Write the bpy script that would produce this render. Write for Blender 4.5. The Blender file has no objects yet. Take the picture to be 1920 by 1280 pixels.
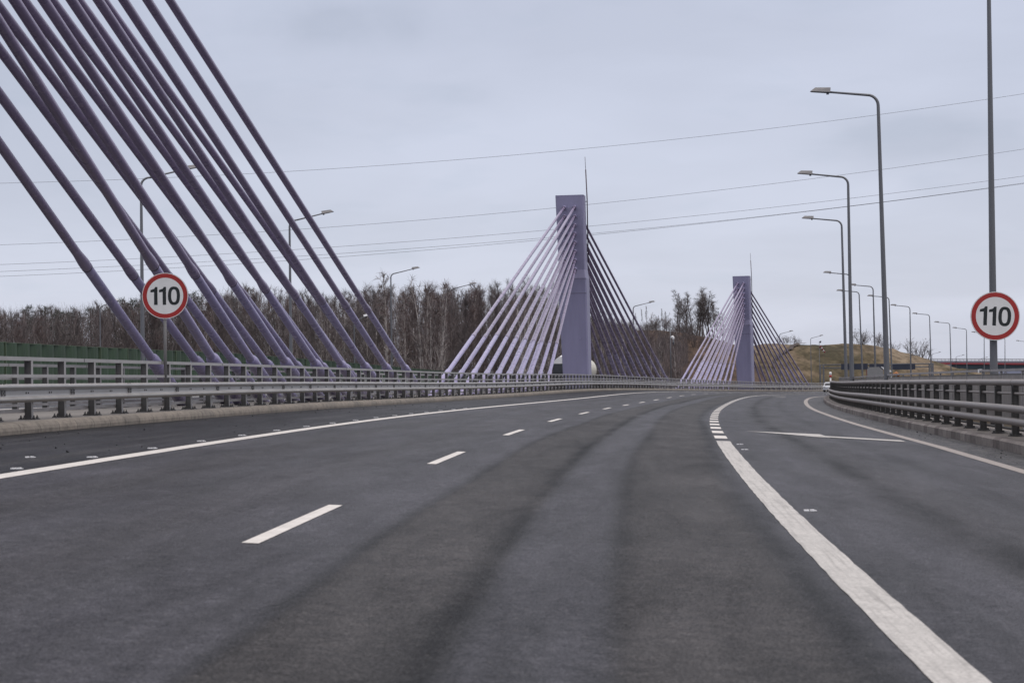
import bpy, math, random
import numpy as np
from mathutils import Vector, Matrix
random.seed(7)
SC = bpy.context.scene
COL = SC.collection
R = math.radians
# ------------------------------------------------------------------ camera
FPX, PITCH, ROLL = 3633.19, 0.0193914, 0.0136565      # focal length in px of a 1920 px wide frame
cam_d = bpy.data.cameras.new('camera'); cam = bpy.data.objects.new('camera', cam_d); COL.objects.link(cam)
cam_d.sensor_width = 36; cam_d.lens = FPX/1920*36; cam_d.clip_start = .1; cam_d.clip_end = 12000
cp, sp = math.cos(PITCH), math.sin(PITCH)
fw = Vector((0, cp, sp)); up0 = Vector((0, -sp, cp)); rt0 = Vector((1, 0, 0))
cr, sr = math.cos(ROLL), math.sin(ROLL)
rt = rt0*cr - up0*sr; up = rt0*sr + up0*cr
cam.matrix_world = Matrix(((rt.x, up.x, -fw.x, 0), (rt.y, up.y, -fw.y, 0), (rt.z, up.z, -fw.z, 0), (0, 0, 0, 1)))
cam_d.dof.use_dof = True; cam_d.dof.focus_distance = 70; cam_d.dof.aperture_fstop = 5.6
SC.camera = cam
# ------------------------------------------------------------------ world and sun (overcast)
SUN_EL, SUN_AZ = 66, 110            # azimuth clockwise from +Y
w = bpy.data.worlds.new('World'); SC.world = w; w.use_nodes = True
nt = w.node_tree; nt.nodes.clear()
def nd(nt, t, **k):
    n = nt.nodes.new(t)
    for a, v in k.items():
        if a.startswith('i_'):
            key = a[2:]; key = int(key) if key.isdigit() else key.replace('_', ' ')
            if hasattr(v, 'is_output') or v.__class__.__name__.startswith('NodeSocket'): nt.links.new(v, n.inputs[key])
            else: n.inputs[key].default_value = v
        else: setattr(n, a, v)
    return n
def math_(nt, op, a, b=0.0, c=None, clamp=False):
    n = nt.nodes.new('ShaderNodeMath'); n.operation = op; n.use_clamp = clamp
    for i, v in enumerate((a, b) if c is None else (a, b, c)):
        if isinstance(v, (int, float)): n.inputs[i].default_value = v
        else: nt.links.new(v, n.inputs[i])
    return n.outputs[0]
def mix_(nt, fac, a, b, mode='MIX'):
    n = nt.nodes.new('ShaderNodeMix'); n.data_type = 'RGBA'; n.blend_type = mode
    for i, v in ((0, fac), (6, a), (7, b)):
        if isinstance(v, (int, float)): n.inputs[i].default_value = v
        elif isinstance(v, tuple): n.inputs[i].default_value = v if len(v) == 4 else (*v, 1)
        else: nt.links.new(v, n.inputs[i])
    return n.outputs[2]
def ramp(nt, fac, stops, interp='LINEAR'):
    n = nt.nodes.new('ShaderNodeValToRGB'); n.color_ramp.interpolation = interp
    e = n.color_ramp.elements
    while len(e) < len(stops): e.new(.5)
    for i, (p, c) in enumerate(stops):
        e[i].position = p; e[i].color = (c, c, c, 1) if isinstance(c, (int, float)) else (*c, 1)
    nt.links.new(fac, n.inputs[0]); return n.outputs[0]
sky = nd(nt, 'ShaderNodeTexSky', sky_type='NISHITA', sun_disc=False, sun_elevation=R(SUN_EL), sun_rotation=R(SUN_AZ))
tc = nd(nt, 'ShaderNodeTexCoord')
sep = nd(nt, 'ShaderNodeSeparateXYZ', i_0=tc.outputs['Generated'])
# cloud layer: project the view direction on a plane above so that clouds flatten to the horizon
den = math_(nt, 'ADD', math_(nt, 'MAXIMUM', sep.outputs[2], 0), .16)
cx = math_(nt, 'DIVIDE', sep.outputs[0], den); cy = math_(nt, 'DIVIDE', sep.outputs[1], den)
cv = nd(nt, 'ShaderNodeCombineXYZ', i_0=cx, i_1=cy, i_2=.3)
n1 = nd(nt, 'ShaderNodeTexNoise', i_Vector=cv.outputs[0], i_Scale=1.35, i_Detail=5.0, i_Roughness=.5, i_Distortion=.25)
n2 = nd(nt, 'ShaderNodeTexNoise', i_Vector=cv.outputs[0], i_Scale=4.2, i_Detail=6.0, i_Roughness=.5, i_Distortion=.15)
n3_ = nd(nt, 'ShaderNodeTexNoise', i_Vector=tc.outputs['Generated'], i_Scale=17.0, i_Detail=5.0, i_Roughness=.55)
base = ramp(nt, sep.outputs[2], [(0.0, (.65, .675, .79)), (.08, (.610, .640, .762)), (.20, (.585, .62, .75)), (.42, (1.0, 1.0, 1.06)), (1, (1.65, 1.58, 1.58))])
c1 = ramp(nt, n1.outputs[0], [(.38, .94), (.62, 1.04)])
c2 = ramp(nt, n2.outputs[0], [(.28, (.88, .91, .92)), (.46, (1, 1, 1))])
pm = None                                   # three soft darker patches of cloud, placed by direction
for (px_, py_, rx, ry, am) in ((700, 55, 210, 48, .34), (1720, 265, 190, 42, .26), (870, 185, 60, 20, .12), (0, 120, 380, 260, .26), (1880, 140, 130, 60, .10)):
    a_, b_ = px_-960, 640-py_; u_ = a_*cr+b_*sr; v_ = -a_*sr+b_*cr
    az = u_/FPX; el = sp+v_/FPX*cp
    dx_ = math_(nt, 'DIVIDE', math_(nt, 'SUBTRACT', math_(nt, 'DIVIDE', sep.outputs[0], math_(nt, 'MAXIMUM', sep.outputs[1], .05)), az), rx/FPX)
    dz_ = math_(nt, 'DIVIDE', math_(nt, 'SUBTRACT', sep.outputs[2], el), ry/FPX)
    wob = math_(nt, 'MULTIPLY', math_(nt, 'SUBTRACT', n3_.outputs[0], .5), 2.6)
    r2 = math_(nt, 'ADD', math_(nt, 'ADD', math_(nt, 'MULTIPLY', dx_, dx_), math_(nt, 'MULTIPLY', dz_, dz_)), wob)
    g_ = math_(nt, 'MULTIPLY', math_(nt, 'POWER', 2.718, math_(nt, 'MULTIPLY', math_(nt, 'MAXIMUM', r2, 0), -1.0)), am)
    pm = g_ if pm is None else math_(nt, 'ADD', pm, g_)
colr = mix_(nt, 1.0, base, c1, 'MULTIPLY'); colr = mix_(nt, pm, colr, (.34, .38, .47)); colr = mix_(nt, .4, colr, c2, 'MULTIPLY')
sk = mix_(nt, 1.0, sky.outputs[0], (.012, .012, .012), 'MULTIPLY')
colr = mix_(nt, 1.0, mix_(nt, 1.0, colr, (.93, .93, .93), 'MULTIPLY'), sk, 'ADD')
bg = nd(nt, 'ShaderNodeBackground', i_Color=colr, i_Strength=1.0)
wo = nd(nt, 'ShaderNodeOutputWorld'); nt.links.new(bg.outputs[0], wo.inputs[0])
sd = bpy.data.lights.new('sun', 'SUN'); sd.energy = 1.0; sd.angle = R(30); sd.color = (1, .88, .76)
sun = bpy.data.objects.new('sun', sd); COL.objects.link(sun)
sdir = Vector((math.sin(R(SUN_AZ))*math.cos(R(SUN_EL)), math.cos(R(SUN_AZ))*math.cos(R(SUN_EL)), math.sin(R(SUN_EL))))
sun.rotation_euler = (-sdir).to_track_quat('-Z', 'Y').to_euler()
SC.view_settings.view_transform = 'Standard'; SC.view_settings.look = 'None'
SC.view_settings.exposure = 0.0; SC.view_settings.gamma = 1
SC.cycles.use_denoising = True
SC.cycles.max_bounces = 6
# ------------------------------------------------------------------ road geometry: reference curve = left edge line
KN = np.array([-5, 20, 40, 60, 80, 110, 140, 180, 230, 300, 420.])
KK = np.array([.000951042, .00092834, .000901769, .000797424, .000656551, .000634866, .000932922, .00126845, .00144737, .00161085, .00189116])
ZZ = np.array([-.0155952, .0643829, .0936258, .0551984, -.0219804, -.104704, -.121143, -.356528, -.859539, -1.59741, -2.3])
EE = np.array([.0538431, .0497294, .0442831, .0447901, .0434953, .0465592, .0494895, .0477367, .0431813, .0414458, .0414456])
X0, TH0, H0 = -6.60995, .0494677, 1.01659
SS = np.arange(-5, 440, 1.0)
def spl(xk, yk, s):
    n = len(xk); h = np.diff(xk); A = np.eye(n); r = np.zeros(n)
    for i in range(1, n-1):
        A[i, i-1] = h[i-1]; A[i, i] = 2*(h[i-1]+h[i]); A[i, i+1] = h[i]; r[i] = 6*((yk[i+1]-yk[i])/h[i]-(yk[i]-yk[i-1])/h[i-1])
    M = np.linalg.solve(A, r); i = np.clip(np.searchsorted(xk, s)-1, 0, n-2); t = s-xk[i]; hh = h[i]
    b = (yk[i+1]-yk[i])/hh-hh*(2*M[i]+M[i+1])/6
    return yk[i]+b*t+M[i]/2*t*t+(M[i+1]-M[i])/(6*hh)*t**3
_k = np.interp(SS, KN, KK)
TH = TH0+np.concatenate([[0], np.cumsum((_k[1:]+_k[:-1])/2)]); TH -= TH[5]-TH0
RX = np.concatenate([[0], np.cumsum((np.sin(TH[1:])+np.sin(TH[:-1]))/2)]); RY = np.concatenate([[0], np.cumsum((np.cos(TH[1:])+np.cos(TH[:-1]))/2)])
RX += X0-RX[5]; RY -= RY[5]
RZ = -H0+spl(KN, ZZ, SS)
# carry the curve on behind the camera
SB = np.arange(-40, -5, 1.0); dS = SB+5
RX = np.concatenate([RX[0]+math.sin(TH[0])*dS, RX]); RY = np.concatenate([RY[0]+math.cos(TH[0])*dS, RY])
RZ = np.concatenate([RZ[0]+(RZ[1]-RZ[0])*dS, RZ]); TH = np.concatenate([TH[0]+0*dS, TH]); SS = np.concatenate([SB, SS])
N_LK, N_RK, N_OK = -3.30, 13.637, -8.0        # left kerb, right kerb, far kerb of the median
MED = .19                                     # median top over the road plane
def fr(s):
    t = float(np.interp(s, SS, TH)); return (float(np.interp(s, SS, RX)), float(np.interp(s, SS, RY)), float(np.interp(s, SS, RZ)), math.cos(t), math.sin(t), float(np.interp(s, KN, EE)))
def surf(s, n):
    x, y, z, c, si, e = fr(s)
    if n >= N_LK: zz = z-e*n
    elif n >= N_OK: zz = z-e*N_LK
    else:
        eo = float(np.interp(s, [120, 240], [.045, .012])); zz = z-e*N_LK+eo*(N_OK-n)
    return zz
def P(s, n, u=0.0):
    x, y, z, c, si, e = fr(s); return Vector((x+n*c, y-n*si, surf(s, n)+u))
def PM(s, n, u=0.0):                           # height over the flat median
    x, y, z, c, si, e = fr(s); return Vector((x+n*c, y-n*si, z-e*N_LK+MED+u))
def PR(s, n, u=0.0):                           # height over the right walkway
    x, y, z, c, si, e = fr(s); return Vector((x+n*c, y-n*si, z-e*14.2+.24+u))
def head(s): return -float(np.interp(s, SS, TH))        # rotation about Z that turns +Y along the road
def at(px, py, Y):                             # a pixel of the photo (1920 x 1280) at distance Y -> world point
    a, b = px-960, 640-py
    u = a*cr+b*sr; v = -a*sr+b*cr
    d = Vector((u/FPX, cp-v/FPX*sp, sp+v/FPX*cp)); return d*(Y/d.y)
# ------------------------------------------------------------------ mesh builder and tagging
class MB:
    def __init__(s): s.v = []; s.f = []; s.uv = []; s.mi = []; s.sm = []
    def add(s, vs, fs, uvs=None, mi=0, smooth=False):
        o = len(s.v); s.v += [tuple(v) for v in vs]
        for k, f in enumerate(fs):
            s.f.append(tuple(o+i for i in f)); s.mi.append(mi); s.sm.append(smooth)
            s.uv += ([uvs[i] for i in f] if uvs else [(0, 0)]*len(f))
        return s
    def box(s, c, d, rot=None, mi=0):
        c = Vector(c); hx, hy, hz = d[0]/2, d[1]/2, d[2]/2
        vs = [Vector((x, y, z)) for z in (-hz, hz) for y in (-hy, hy) for x in (-hx, hx)]
        if rot is not None: vs = [rot @ v for v in vs]
        return s.add([c+v for v in vs], [(0, 2, 3, 1), (4, 5, 7, 6), (0, 1, 5, 4), (2, 6, 7, 3), (0, 4, 6, 2), (1, 3, 7, 5)], mi=mi)
    def tube(s, pts, rad, seg=10, caps=True, mi=0, smooth=True):
        pts = [Vector(p) for p in pts]; rad = rad if isinstance(rad, (list, tuple)) else [rad]*len(pts)
        vs = []; fs = []; ref = None
        for i, p in enumerate(pts):
            t = (pts[min(i+1, len(pts)-1)]-pts[max(i-1, 0)])
            if t.length < 1e-6: t = (pts[-1]-pts[0])
            t.normalize()
            if ref is None: ref = Vector((0, 0, 1)) if abs(t.z) < .9 else Vector((1, 0, 0))
            a = t.cross(ref).normalized(); b = a.cross(t).normalized(); ref = b
            for k in range(seg):
                g = 2*math.pi*k/seg; vs.append(p+(a*math.cos(g)+b*math.sin(g))*rad[i])
        for i in range(len(pts)-1):
            for k in range(seg):
                fs.append((i*seg+k, i*seg+(k+1) % seg, (i+1)*seg+(k+1) % seg, (i+1)*seg+k))
        s.add(vs, fs, mi=mi, smooth=smooth)
        if caps:
            o = len(s.v)-len(vs)
            s.f.append(tuple(o+k for k in range(seg))[::-1]); s.mi.append(mi); s.sm.append(False); s.uv += [(0, 0)]*seg
            s.f.append(tuple(o+(len(pts)-1)*seg+k for k in range(seg))); s.mi.append(mi); s.sm.append(False); s.uv += [(0, 0)]*seg
        return s
    def prism(s, poly, z0, z1, mi=0):            # 2D polygon (x,y) extruded in z
        n = len(poly); vs = [(x, y, z0) for x, y in poly]+[(x, y, z1) for x, y in poly]
        return s.add(vs, [tuple(range(n))[::-1], tuple(range(n, 2*n))]+[(i, (i+1) % n, n+(i+1) % n, n+i) for i in range(n)], mi=mi)
    def sweep(s, prof, ss, fn, n0=0, closed=True, smooth=False, uvs=True, mi=0):
        """prof: list of (dn, du); swept along the road at the stations ss with fn(s, n, u)"""
        m = len(prof); vs = []; uv = []
        for q in ss:
            for dn, du in prof: vs.append(fn(q, n0+dn, du)); uv.append((n0+dn, q))
        fs = []
        for i in range(len(ss)-1):
            for k in range(m if closed else m-1):
                k2 = (k+1) % m; fs.append((i*m+k, i*m+k2, (i+1)*m+k2, (i+1)*m+k))
        s.add(vs, fs, uv, mi, smooth)
        if closed:
            s.add([vs[k] for k in range(m)], [tuple(range(m))[::-1]], mi=mi); s.add([vs[-m+k] for k in range(m)], [tuple(range(m))], mi=mi)
        return s
    def mesh(s, name, mats):
        me = bpy.data.meshes.new(name); me.from_pydata(s.v, [], s.f)
        for m in (mats if isinstance(mats, (list, tuple)) else [mats]): me.materials.append(m)
        me.polygons.foreach_set('material_index', s.mi); me.polygons.foreach_set('use_smooth', s.sm)
        ul = me.uv_layers.new(name='UVMap'); ul.data.foreach_set('uv', [c for q in s.uv for c in q])
        me.update(); return me
    def build(s, name, mats, parent=None):
        o = bpy.data.objects.new(name, s.mesh(name, mats)); COL.objects.link(o)
        if parent is not None: o.parent = parent
        return o
def tag(o, label=None, cat=None, group=None, kind=None):
    if label: o['label'] = label
    if cat: o['category'] = cat
    if group: o['group'] = group
    if kind: o['kind'] = kind
    return o
def thing(name, label, cat, loc=(0, 0, 0), rz=0, group=None):
    o = bpy.data.objects.new(name, None); COL.objects.link(o); o.empty_display_size = .3
    o.location = loc; o.rotation_euler = (0, 0, rz); return tag(o, label, cat, group)
def link(name, me, parent=None, loc=(0, 0, 0), rot=(0, 0, 0)):
    o = bpy.data.objects.new(name, me); COL.objects.link(o); o.parent = parent; o.location = loc; o.rotation_euler = rot; return o
def dup(src, label=None, loc=None, rz=None, scale=None):
    r = src.copy(); COL.objects.link(r)
    if label: r['label'] = label
    if loc is not None: r.location = loc
    if rz is not None: r.rotation_euler = (0, 0, rz)
    if scale is not None: r.scale = scale
    for ch in list(src.children):
        c = ch.copy(); COL.objects.link(c); c.parent = r
        for g in list(ch.children):
            d = g.copy(); COL.objects.link(d); d.parent = c
    return r
def rng(a, b, st): return list(np.arange(a, b+st*.5, st))
# ------------------------------------------------------------------ materials
MATS = {}
def pbr(name, col, rough=.6, metal=0.0, var=.12, scale=3.0, bump=0.0, bscale=20.0, spec=.5, dirt=None, dirt_amt=.4, stretch=None, coat=0.0):
    m = bpy.data.materials.new(name); m.use_nodes = True; t = m.node_tree; t.nodes.clear()
    out = nd(t, 'ShaderNodeOutputMaterial'); b = nd(t, 'ShaderNodeBsdfPrincipled')
    t.links.new(b.outputs[0], out.inputs[0])
    g = nd(t, 'ShaderNodeNewGeometry'); vec = g.outputs['Position']
    if stretch: vec = nd(t, 'ShaderNodeMapping', i_Vector=vec, i_Scale=stretch).outputs[0]
    n = nd(t, 'ShaderNodeTexNoise', i_Vector=vec, i_Scale=scale, i_Detail=6.0, i_Roughness=.6)
    c = mix_(t, 1.0, col, ramp(t, n.outputs[0], [(.3, 1-var), (.7, 1+var)]), 'MULTIPLY')
    if dirt:
        n3 = nd(t, 'ShaderNodeTexNoise', i_Vector=vec, i_Scale=scale*.35, i_Detail=8.0, i_Roughness=.65)
        c = mix_(t, math_(t, 'MULTIPLY', ramp(t, n3.outputs[0], [(.45, 0.0), (.68, 1.0)]), dirt_amt), c, dirt)
    t.links.new(c, b.inputs['Base Color'])
    b.inputs['Metallic'].default_value = metal; b.inputs['Specular IOR Level'].default_value = spec
    if coat: b.inputs['Coat Weight'].default_value = coat
    t.links.new(ramp(t, n.outputs[0], [(.3, max(rough-.08, 0)), (.7, min(rough+.08, 1))]), b.inputs['Roughness'])
    if bump:
        n2 = nd(t, 'ShaderNodeTexNoise', i_Vector=g.outputs['Position'], i_Scale=bscale, i_Detail=4.0)
        bp = nd(t, 'ShaderNodeBump', i_Strength=bump, i_Distance=.01, i_Height=n2.outputs[0]); t.links.new(bp.outputs[0], b.inputs['Normal'])
    MATS[name] = m; return m
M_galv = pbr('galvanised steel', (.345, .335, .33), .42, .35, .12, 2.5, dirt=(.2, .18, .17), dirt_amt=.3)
M_galvp = pbr('galvanised post', (.30, .29, .30), .5, .3, .15, 4, dirt=(.15, .14, .135), dirt_amt=.4)
M_tube = pbr('weathered steel tube', (.195, .176, .168), .5, .25, .12, 3, dirt=(.15, .135, .13), dirt_amt=.4)
M_postd = pbr('dark and shade-toned steel', (.085, .083, .082), .65, .2, .15, 4)  # dark steel parts, and the painted shade on guardrail posts
M_conc = pbr('median concrete', (.17, .158, .148), .85, 0, .18, 1.2, .3, 30, dirt=(.14, .13, .125), dirt_amt=.6)
M_conc2 = pbr('walkway concrete', (.165, .15, .14), .85, 0, .18, 1.2, .3, 30, dirt=(.12, .11, .11), dirt_amt=.6)
M_panel = pbr('grey parapet panel', (.20, .185, .18), .6, 0, .25, 2.0, dirt=(.33, .33, .34), dirt_amt=.5, stretch=(1.3, 1.3, .04))
M_lamp = pbr('lamp pole steel', (.135, .14, .155), .5, .3, .1, 2, stretch=(1, 1, .2))
M_lampg = pbr('sign pole steel', (.17, .165, .165), .55, .3, .12, 2, stretch=(1, 1, .2))
M_head = pbr('lamp head cover', (.27, .26, .26), .5, 0, .08, 5)
M_headb = pbr('lamp head underside', (.07, .075, .09), .4, 0, .08, 5)
M_lens = pbr('lamp lens', (.45, .45, .45), .2, 0, .02, 5)
M_pylon = pbr('lilac pylon paint', (.20, .192, .305), .5, 0, .09, 1.3, dirt=(.18, .175, .27), dirt_amt=.45, stretch=(1.5, 1.5, .25))
M_cabU = pbr('dusky purple cable pipe', (.215, .178, .28), .28, 0, .08, 1.5, dirt=(.16, .13, .2), dirt_amt=.3)
M_cabL = pbr('lilac cable sleeve', (.25, .225, .385), .28, 0, .07, 1.5, dirt=(.24, .21, .31), dirt_amt=.35)
M_ring = pbr('dark collar and shade ring', (.07, .06, .085), .6, 0, .1, 5)  # real collars and joints, plus the painted shade at the anchor sockets
M_rod = pbr('dark antenna rod', (.05, .03, .045), .5, 0, .1, 5)
M_green = pbr('green noise panel', (.026, .054, .028), .6, 0, .25, .8, dirt=(.02, .035, .022), dirt_amt=.5, stretch=(1, 1, .3))
M_greenp = pbr('green barrier post', (.085, .12, .075), .6, 0, .1, 2)
M_red = pbr('sign red', (.36, .02, .017), .45, 0, .05, 4, dirt=(.18, .02, .02), dirt_amt=.3)
M_signw = pbr('sign white', (.72, .72, .72), .4, 0, .04, 3, dirt=(.5, .5, .5), dirt_amt=.4)
M_black = pbr('sign black', (.008, .012, .014), .5, 0, .05, 4)
M_signb = pbr('sign back', (.22, .22, .225), .5, .2, .1, 4)
M_white = pbr('white paint', (.75, .75, .76), .5, 0, .05, 3)
M_carw = pbr('silver car paint', (.52, .54, .58), .3, .2, .03, 3, coat=.5)
M_glass = pbr('dark glass', (.02, .022, .028), .08, 0, .03, 3)
M_rubber = pbr('rubber', (.02, .02, .02), .8, 0, .1, 6)
M_darkcab = pbr('dark truck cab', (.03, .035, .045), .3, 0, .05, 3)
M_cream = pbr('cream tank', (.62, .60, .52), .35, 0, .04, 2)
M_navy = pbr('navy sign panel', (.018, .024, .045), .6, 0, .2, 1)
M_redbr = pbr('red bridge edge', (.25, .04, .05), .6, 0, .1, .3)
M_dkteal = pbr('dark girder', (.018, .035, .05), .6, 0, .2, .3)
M_concg = pbr('abutment concrete', (.20, .20, .24), .85, 0, .12, .2)
M_orange = pbr('orange machine paint', (.30, .11, .03), .6, 0, .2, 2)
M_wire = pbr('power cable', (.17, .18, .2), .6, 0, .05, 1)
M_bark = pbr('bare tree bark', (.125, .103, .10), .9, 0, .3, 1.5)
M_barkd = pbr('dark bark', (.075, .063, .062), .9, 0, .3, 1.5)
M_birch = pbr('pale birch bark', (.46, .42, .40), .8, 0, .25, 2, dirt=(.08, .07, .07), dirt_amt=.7, stretch=(1, 1, 2.5))
M_twig = pbr('brown twigs', (.118, .097, .097), .95, 0, .35, .6)
M_twigr = pbr('reddish twigs', (.11, .078, .074), .95, 0, .35, .6)
M_twigg = pbr('grey twigs', (.11, .096, .094), .95, 0, .3, .6)
M_pine = pbr('pine needles', (.035, .045, .034), .9, 0, .35, 1.0)
M_stone = pbr('asphalt crumbs', (.03, .03, .032), .9, 0, .3, 20)
def gauss(t, x, c, wd):                                  # exp(-((x-c)/w)^2)
    d = math_(t, 'DIVIDE', math_(t, 'SUBTRACT', x, c), wd); return math_(t, 'POWER', 2.718, math_(t, 'MULTIPLY', math_(t, 'MULTIPLY', d, d), -1.0))
def asphalt(name, wear=True):
    m = bpy.data.materials.new(name); m.use_nodes = True; t = m.node_tree; t.nodes.clear()
    out = nd(t, 'ShaderNodeOutputMaterial'); b = nd(t, 'ShaderNodeBsdfPrincipled'); t.links.new(b.outputs[0], out.inputs[0])
    g = nd(t, 'ShaderNodeNewGeometry'); pos = g.outputs['Position']
    uv = nd(t, 'ShaderNodeUVMap'); sx = nd(t, 'ShaderNodeSeparateXYZ', i_0=uv.outputs[0]); N = sx.outputs[0]; S = sx.outputs[1]
    # wandering of the tracks along the road
    wv = nd(t, 'ShaderNodeCombineXYZ', i_0=math_(t, 'MULTIPLY', N, .25), i_1=math_(t, 'MULTIPLY', S, .035), i_2=1.7)
    wn = nd(t, 'ShaderNodeTexNoise', i_Vector=wv.outputs[0], i_Scale=1.0, i_Detail=3.0)
    Nw = math_(t, 'ADD', N, math_(t, 'MULTIPLY', math_(t, 'SUBTRACT', wn.outputs[0], .5), .55))
    # streaks parallel to the driving direction
    sv = nd(t, 'ShaderNodeCombineXYZ', i_0=math_(t, 'MULTIPLY', N, 3.2), i_1=math_(t, 'MULTIPLY', S, .07), i_2=0)
    st = nd(t, 'ShaderNodeTexNoise', i_Vector=sv.outputs[0], i_Scale=1.0, i_Detail=5.0, i_Roughness=.6)
    blv = nd(t, 'ShaderNodeCombineXYZ', i_0=math_(t, 'MULTIPLY', N, .8), i_1=math_(t, 'MULTIPLY', S, .22), i_2=4)
    bl = nd(t, 'ShaderNodeTexNoise', i_Vector=blv.outputs[0], i_Scale=1.0, i_Detail=5.0, i_Roughness=.65)
    gr = nd(t, 'ShaderNodeTexNoise', i_Vector=pos, i_Scale=62.0, i_Detail=3.0, i_Roughness=.75)
    gr2 = nd(t, 'ShaderNodeTexNoise', i_Vector=pos, i_Scale=7.0, i_Detail=8.0, i_Roughness=.88)
    sp1 = nd(t, 'ShaderNodeTexVoronoi', i_Vector=pos, i_Scale=42.0)
    base = (.0190, .0180, .0240)
    c = mix_(t, 1.0, base, ramp(t, st.outputs[0], [(.3, .78), (.7, 1.24)]), 'MULTIPLY')
    c = mix_(t, 1.0, c, ramp(t, bl.outputs[0], [(.3, .72), (.7, 1.28)]), 'MULTIPLY')
    if wear:
        def boxm(lo, hi, so):                            # soft edged band between two offsets
            u1 = nd(t, 'ShaderNodeMapRange', interpolation_type='SMOOTHSTEP'); t.links.new(Nw, u1.inputs[0]); u1.inputs[1].default_value = lo-so; u1.inputs[2].default_value = lo+so
            u2 = nd(t, 'ShaderNodeMapRange', interpolation_type='SMOOTHSTEP'); t.links.new(Nw, u2.inputs[0]); u2.inputs[1].default_value = hi-so*1.6; u2.inputs[2].default_value = hi+so*1.6; u2.inputs[3].default_value = 1; u2.inputs[4].default_value = 0
            return math_(t, 'MULTIPLY', u1.outputs[0], u2.outputs[0])
        tracks = None
        for lo, hi, so, a in ((4.72, 5.72, .05, .9), (6.5, 7.75, .10, .9), (9.3, 10.3, .3, .35), (.9, 1.7, .3, .3), (2.5, 3.3, .3, .25)):
            gg = math_(t, 'MULTIPLY', boxm(lo, hi, so), a); tracks = gg if tracks is None else math_(t, 'ADD', tracks, gg, clamp=True)
        c = mix_(t, tracks, c, mix_(t, 1.0, (.0265, .0238, .0235), ramp(t, bl.outputs[0], [(.3, .62), (.7, 1.25)]), 'MULTIPLY'))
        dk = None
        for cc, ww, a in ((4.70, .075, .75), (5.66, .15, .85), (6.52, .12, .55), (7.78, .13, .85), (9.6, .22, .8), (10.9, .2, .35)):
            gg = math_(t, 'MULTIPLY', gauss(t, Nw, cc, ww), a); dk = gg if dk is None else math_(t, 'ADD', dk, gg, clamp=True)
        dk = math_(t, 'MULTIPLY', dk, ramp(t, bl.outputs[0], [(.34, 1.2), (.66, .35)]))
        c = mix_(t, math_(t, 'MULTIPLY', dk, 1.1, clamp=True), c, (.006, .006, .007))
        # hard shoulder: older, darker asphalt on the left; gritty strip on the right
        sh = ramp(t, math_(t, 'ADD', math_(t, 'MULTIPLY', N, .1), .5), [(.485, 1.0), (.497, 0.0)])
        c = mix_(t, math_(t, 'MULTIPLY', sh, .62), c, (.010, .0105, .0135))
        shd = math_(t, 'MULTIPLY', sh, ramp(t, st.outputs[0], [(.5, 0.0), (.66, 1.0)])); c = mix_(t, math_(t, 'MULTIPLY', shd, .4), c, (.06, .057, .058))
        gt = ramp(t, math_(t, 'MULTIPLY', math_(t, 'SUBTRACT', N, 12.3), .5), [(.14, 0.0), (.19, 1.0)])
        gtn = nd(t, 'ShaderNodeTexNoise', i_Vector=pos, i_Scale=5.0, i_Detail=8.0, i_Roughness=.75)
        c = mix_(t, math_(t, 'MULTIPLY', gt, ramp(t, gtn.outputs[0], [(.50, .0), (.60, .85)])), c, (.12, .115, .11))
        c = mix_(t, math_(t, 'MULTIPLY', gt, ramp(t, gtn.outputs[0], [(.38, .95), (.50, .25)])), c, (.010, .0095, .010))
        # dirt along the left kerb
        kd = gauss(t, N, -3.2, .28); c = mix_(t, math_(t, 'MULTIPLY', kd, .6), c, (.024, .023, .024))
    mv = nd(t, 'ShaderNodeCombineXYZ', i_0=N, i_1=math_(t, 'MULTIPLY', S, .16), i_2=7.7)
    mot = nd(t, 'ShaderNodeTexNoise', i_Vector=mv.outputs[0], i_Scale=1.5, i_Detail=7.0, i_Roughness=.72, i_Distortion=.4)
    c = mix_(t, 1.0, c, ramp(t, mot.outputs[0], [(.3, .62), (.5, 1.0), (.7, 1.45)]), 'MULTIPLY')
    c = mix_(t, 1.0, c, ramp(t, gr.outputs[0], [(.30, .3), (.5, .95), (.70, 2.1)]), 'MULTIPLY')
    c = mix_(t, 1.0, c, ramp(t, gr2.outputs[0], [(.30, .42), (.5, .95), (.70, 1.95)]), 'MULTIPLY')
    spk = math_(t, 'MULTIPLY', ramp(t, sp1.outputs['Distance'], [(.0, 1.0), (.16, 0.0)]), ramp(t, nd(t, 'ShaderNodeSeparateColor', i_0=sp1.outputs['Color']).outputs[0], [(.72, 0.0), (.78, 1.0)]))
    c = mix_(t, math_(t, 'MULTIPLY', spk, .5), c, (.16, .155, .15))
    sp2 = nd(t, 'ShaderNodeTexVoronoi', i_Vector=pos, i_Scale=17.0)
    sk2 = math_(t, 'MULTIPLY', ramp(t, sp2.outputs['Distance'], [(.12, 1.0), (.26, 0.0)]), ramp(t, nd(t, 'ShaderNodeSeparateColor', i_0=sp2.outputs['Color']).outputs[0], [(.80, 0.0), (.92, 1.0)]))
    c = mix_(t, math_(t, 'MULTIPLY', sk2, .4), c, (.13, .12, .115))
    t.links.new(c, b.inputs['Base Color'])
    t.links.new(ramp(t, gr2.outputs[0], [(.3, .42), (.7, .66)]), b.inputs['Roughness']); spv = nd(t, 'ShaderNodeValue'); spv.outputs[0].default_value = .19; spo = spv.outputs[0]
    if wear: spo = math_(t, 'MULTIPLY', math_(t, 'MULTIPLY', spo, math_(t, 'SUBTRACT', 1.0, math_(t, 'MULTIPLY', tracks, .55))), math_(t, 'MULTIPLY', math_(t, 'SUBTRACT', 1.0, math_(t, 'MULTIPLY', dk, .6)), math_(t, 'SUBTRACT', 1.0, math_(t, 'MULTIPLY', sh, .45))))
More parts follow.
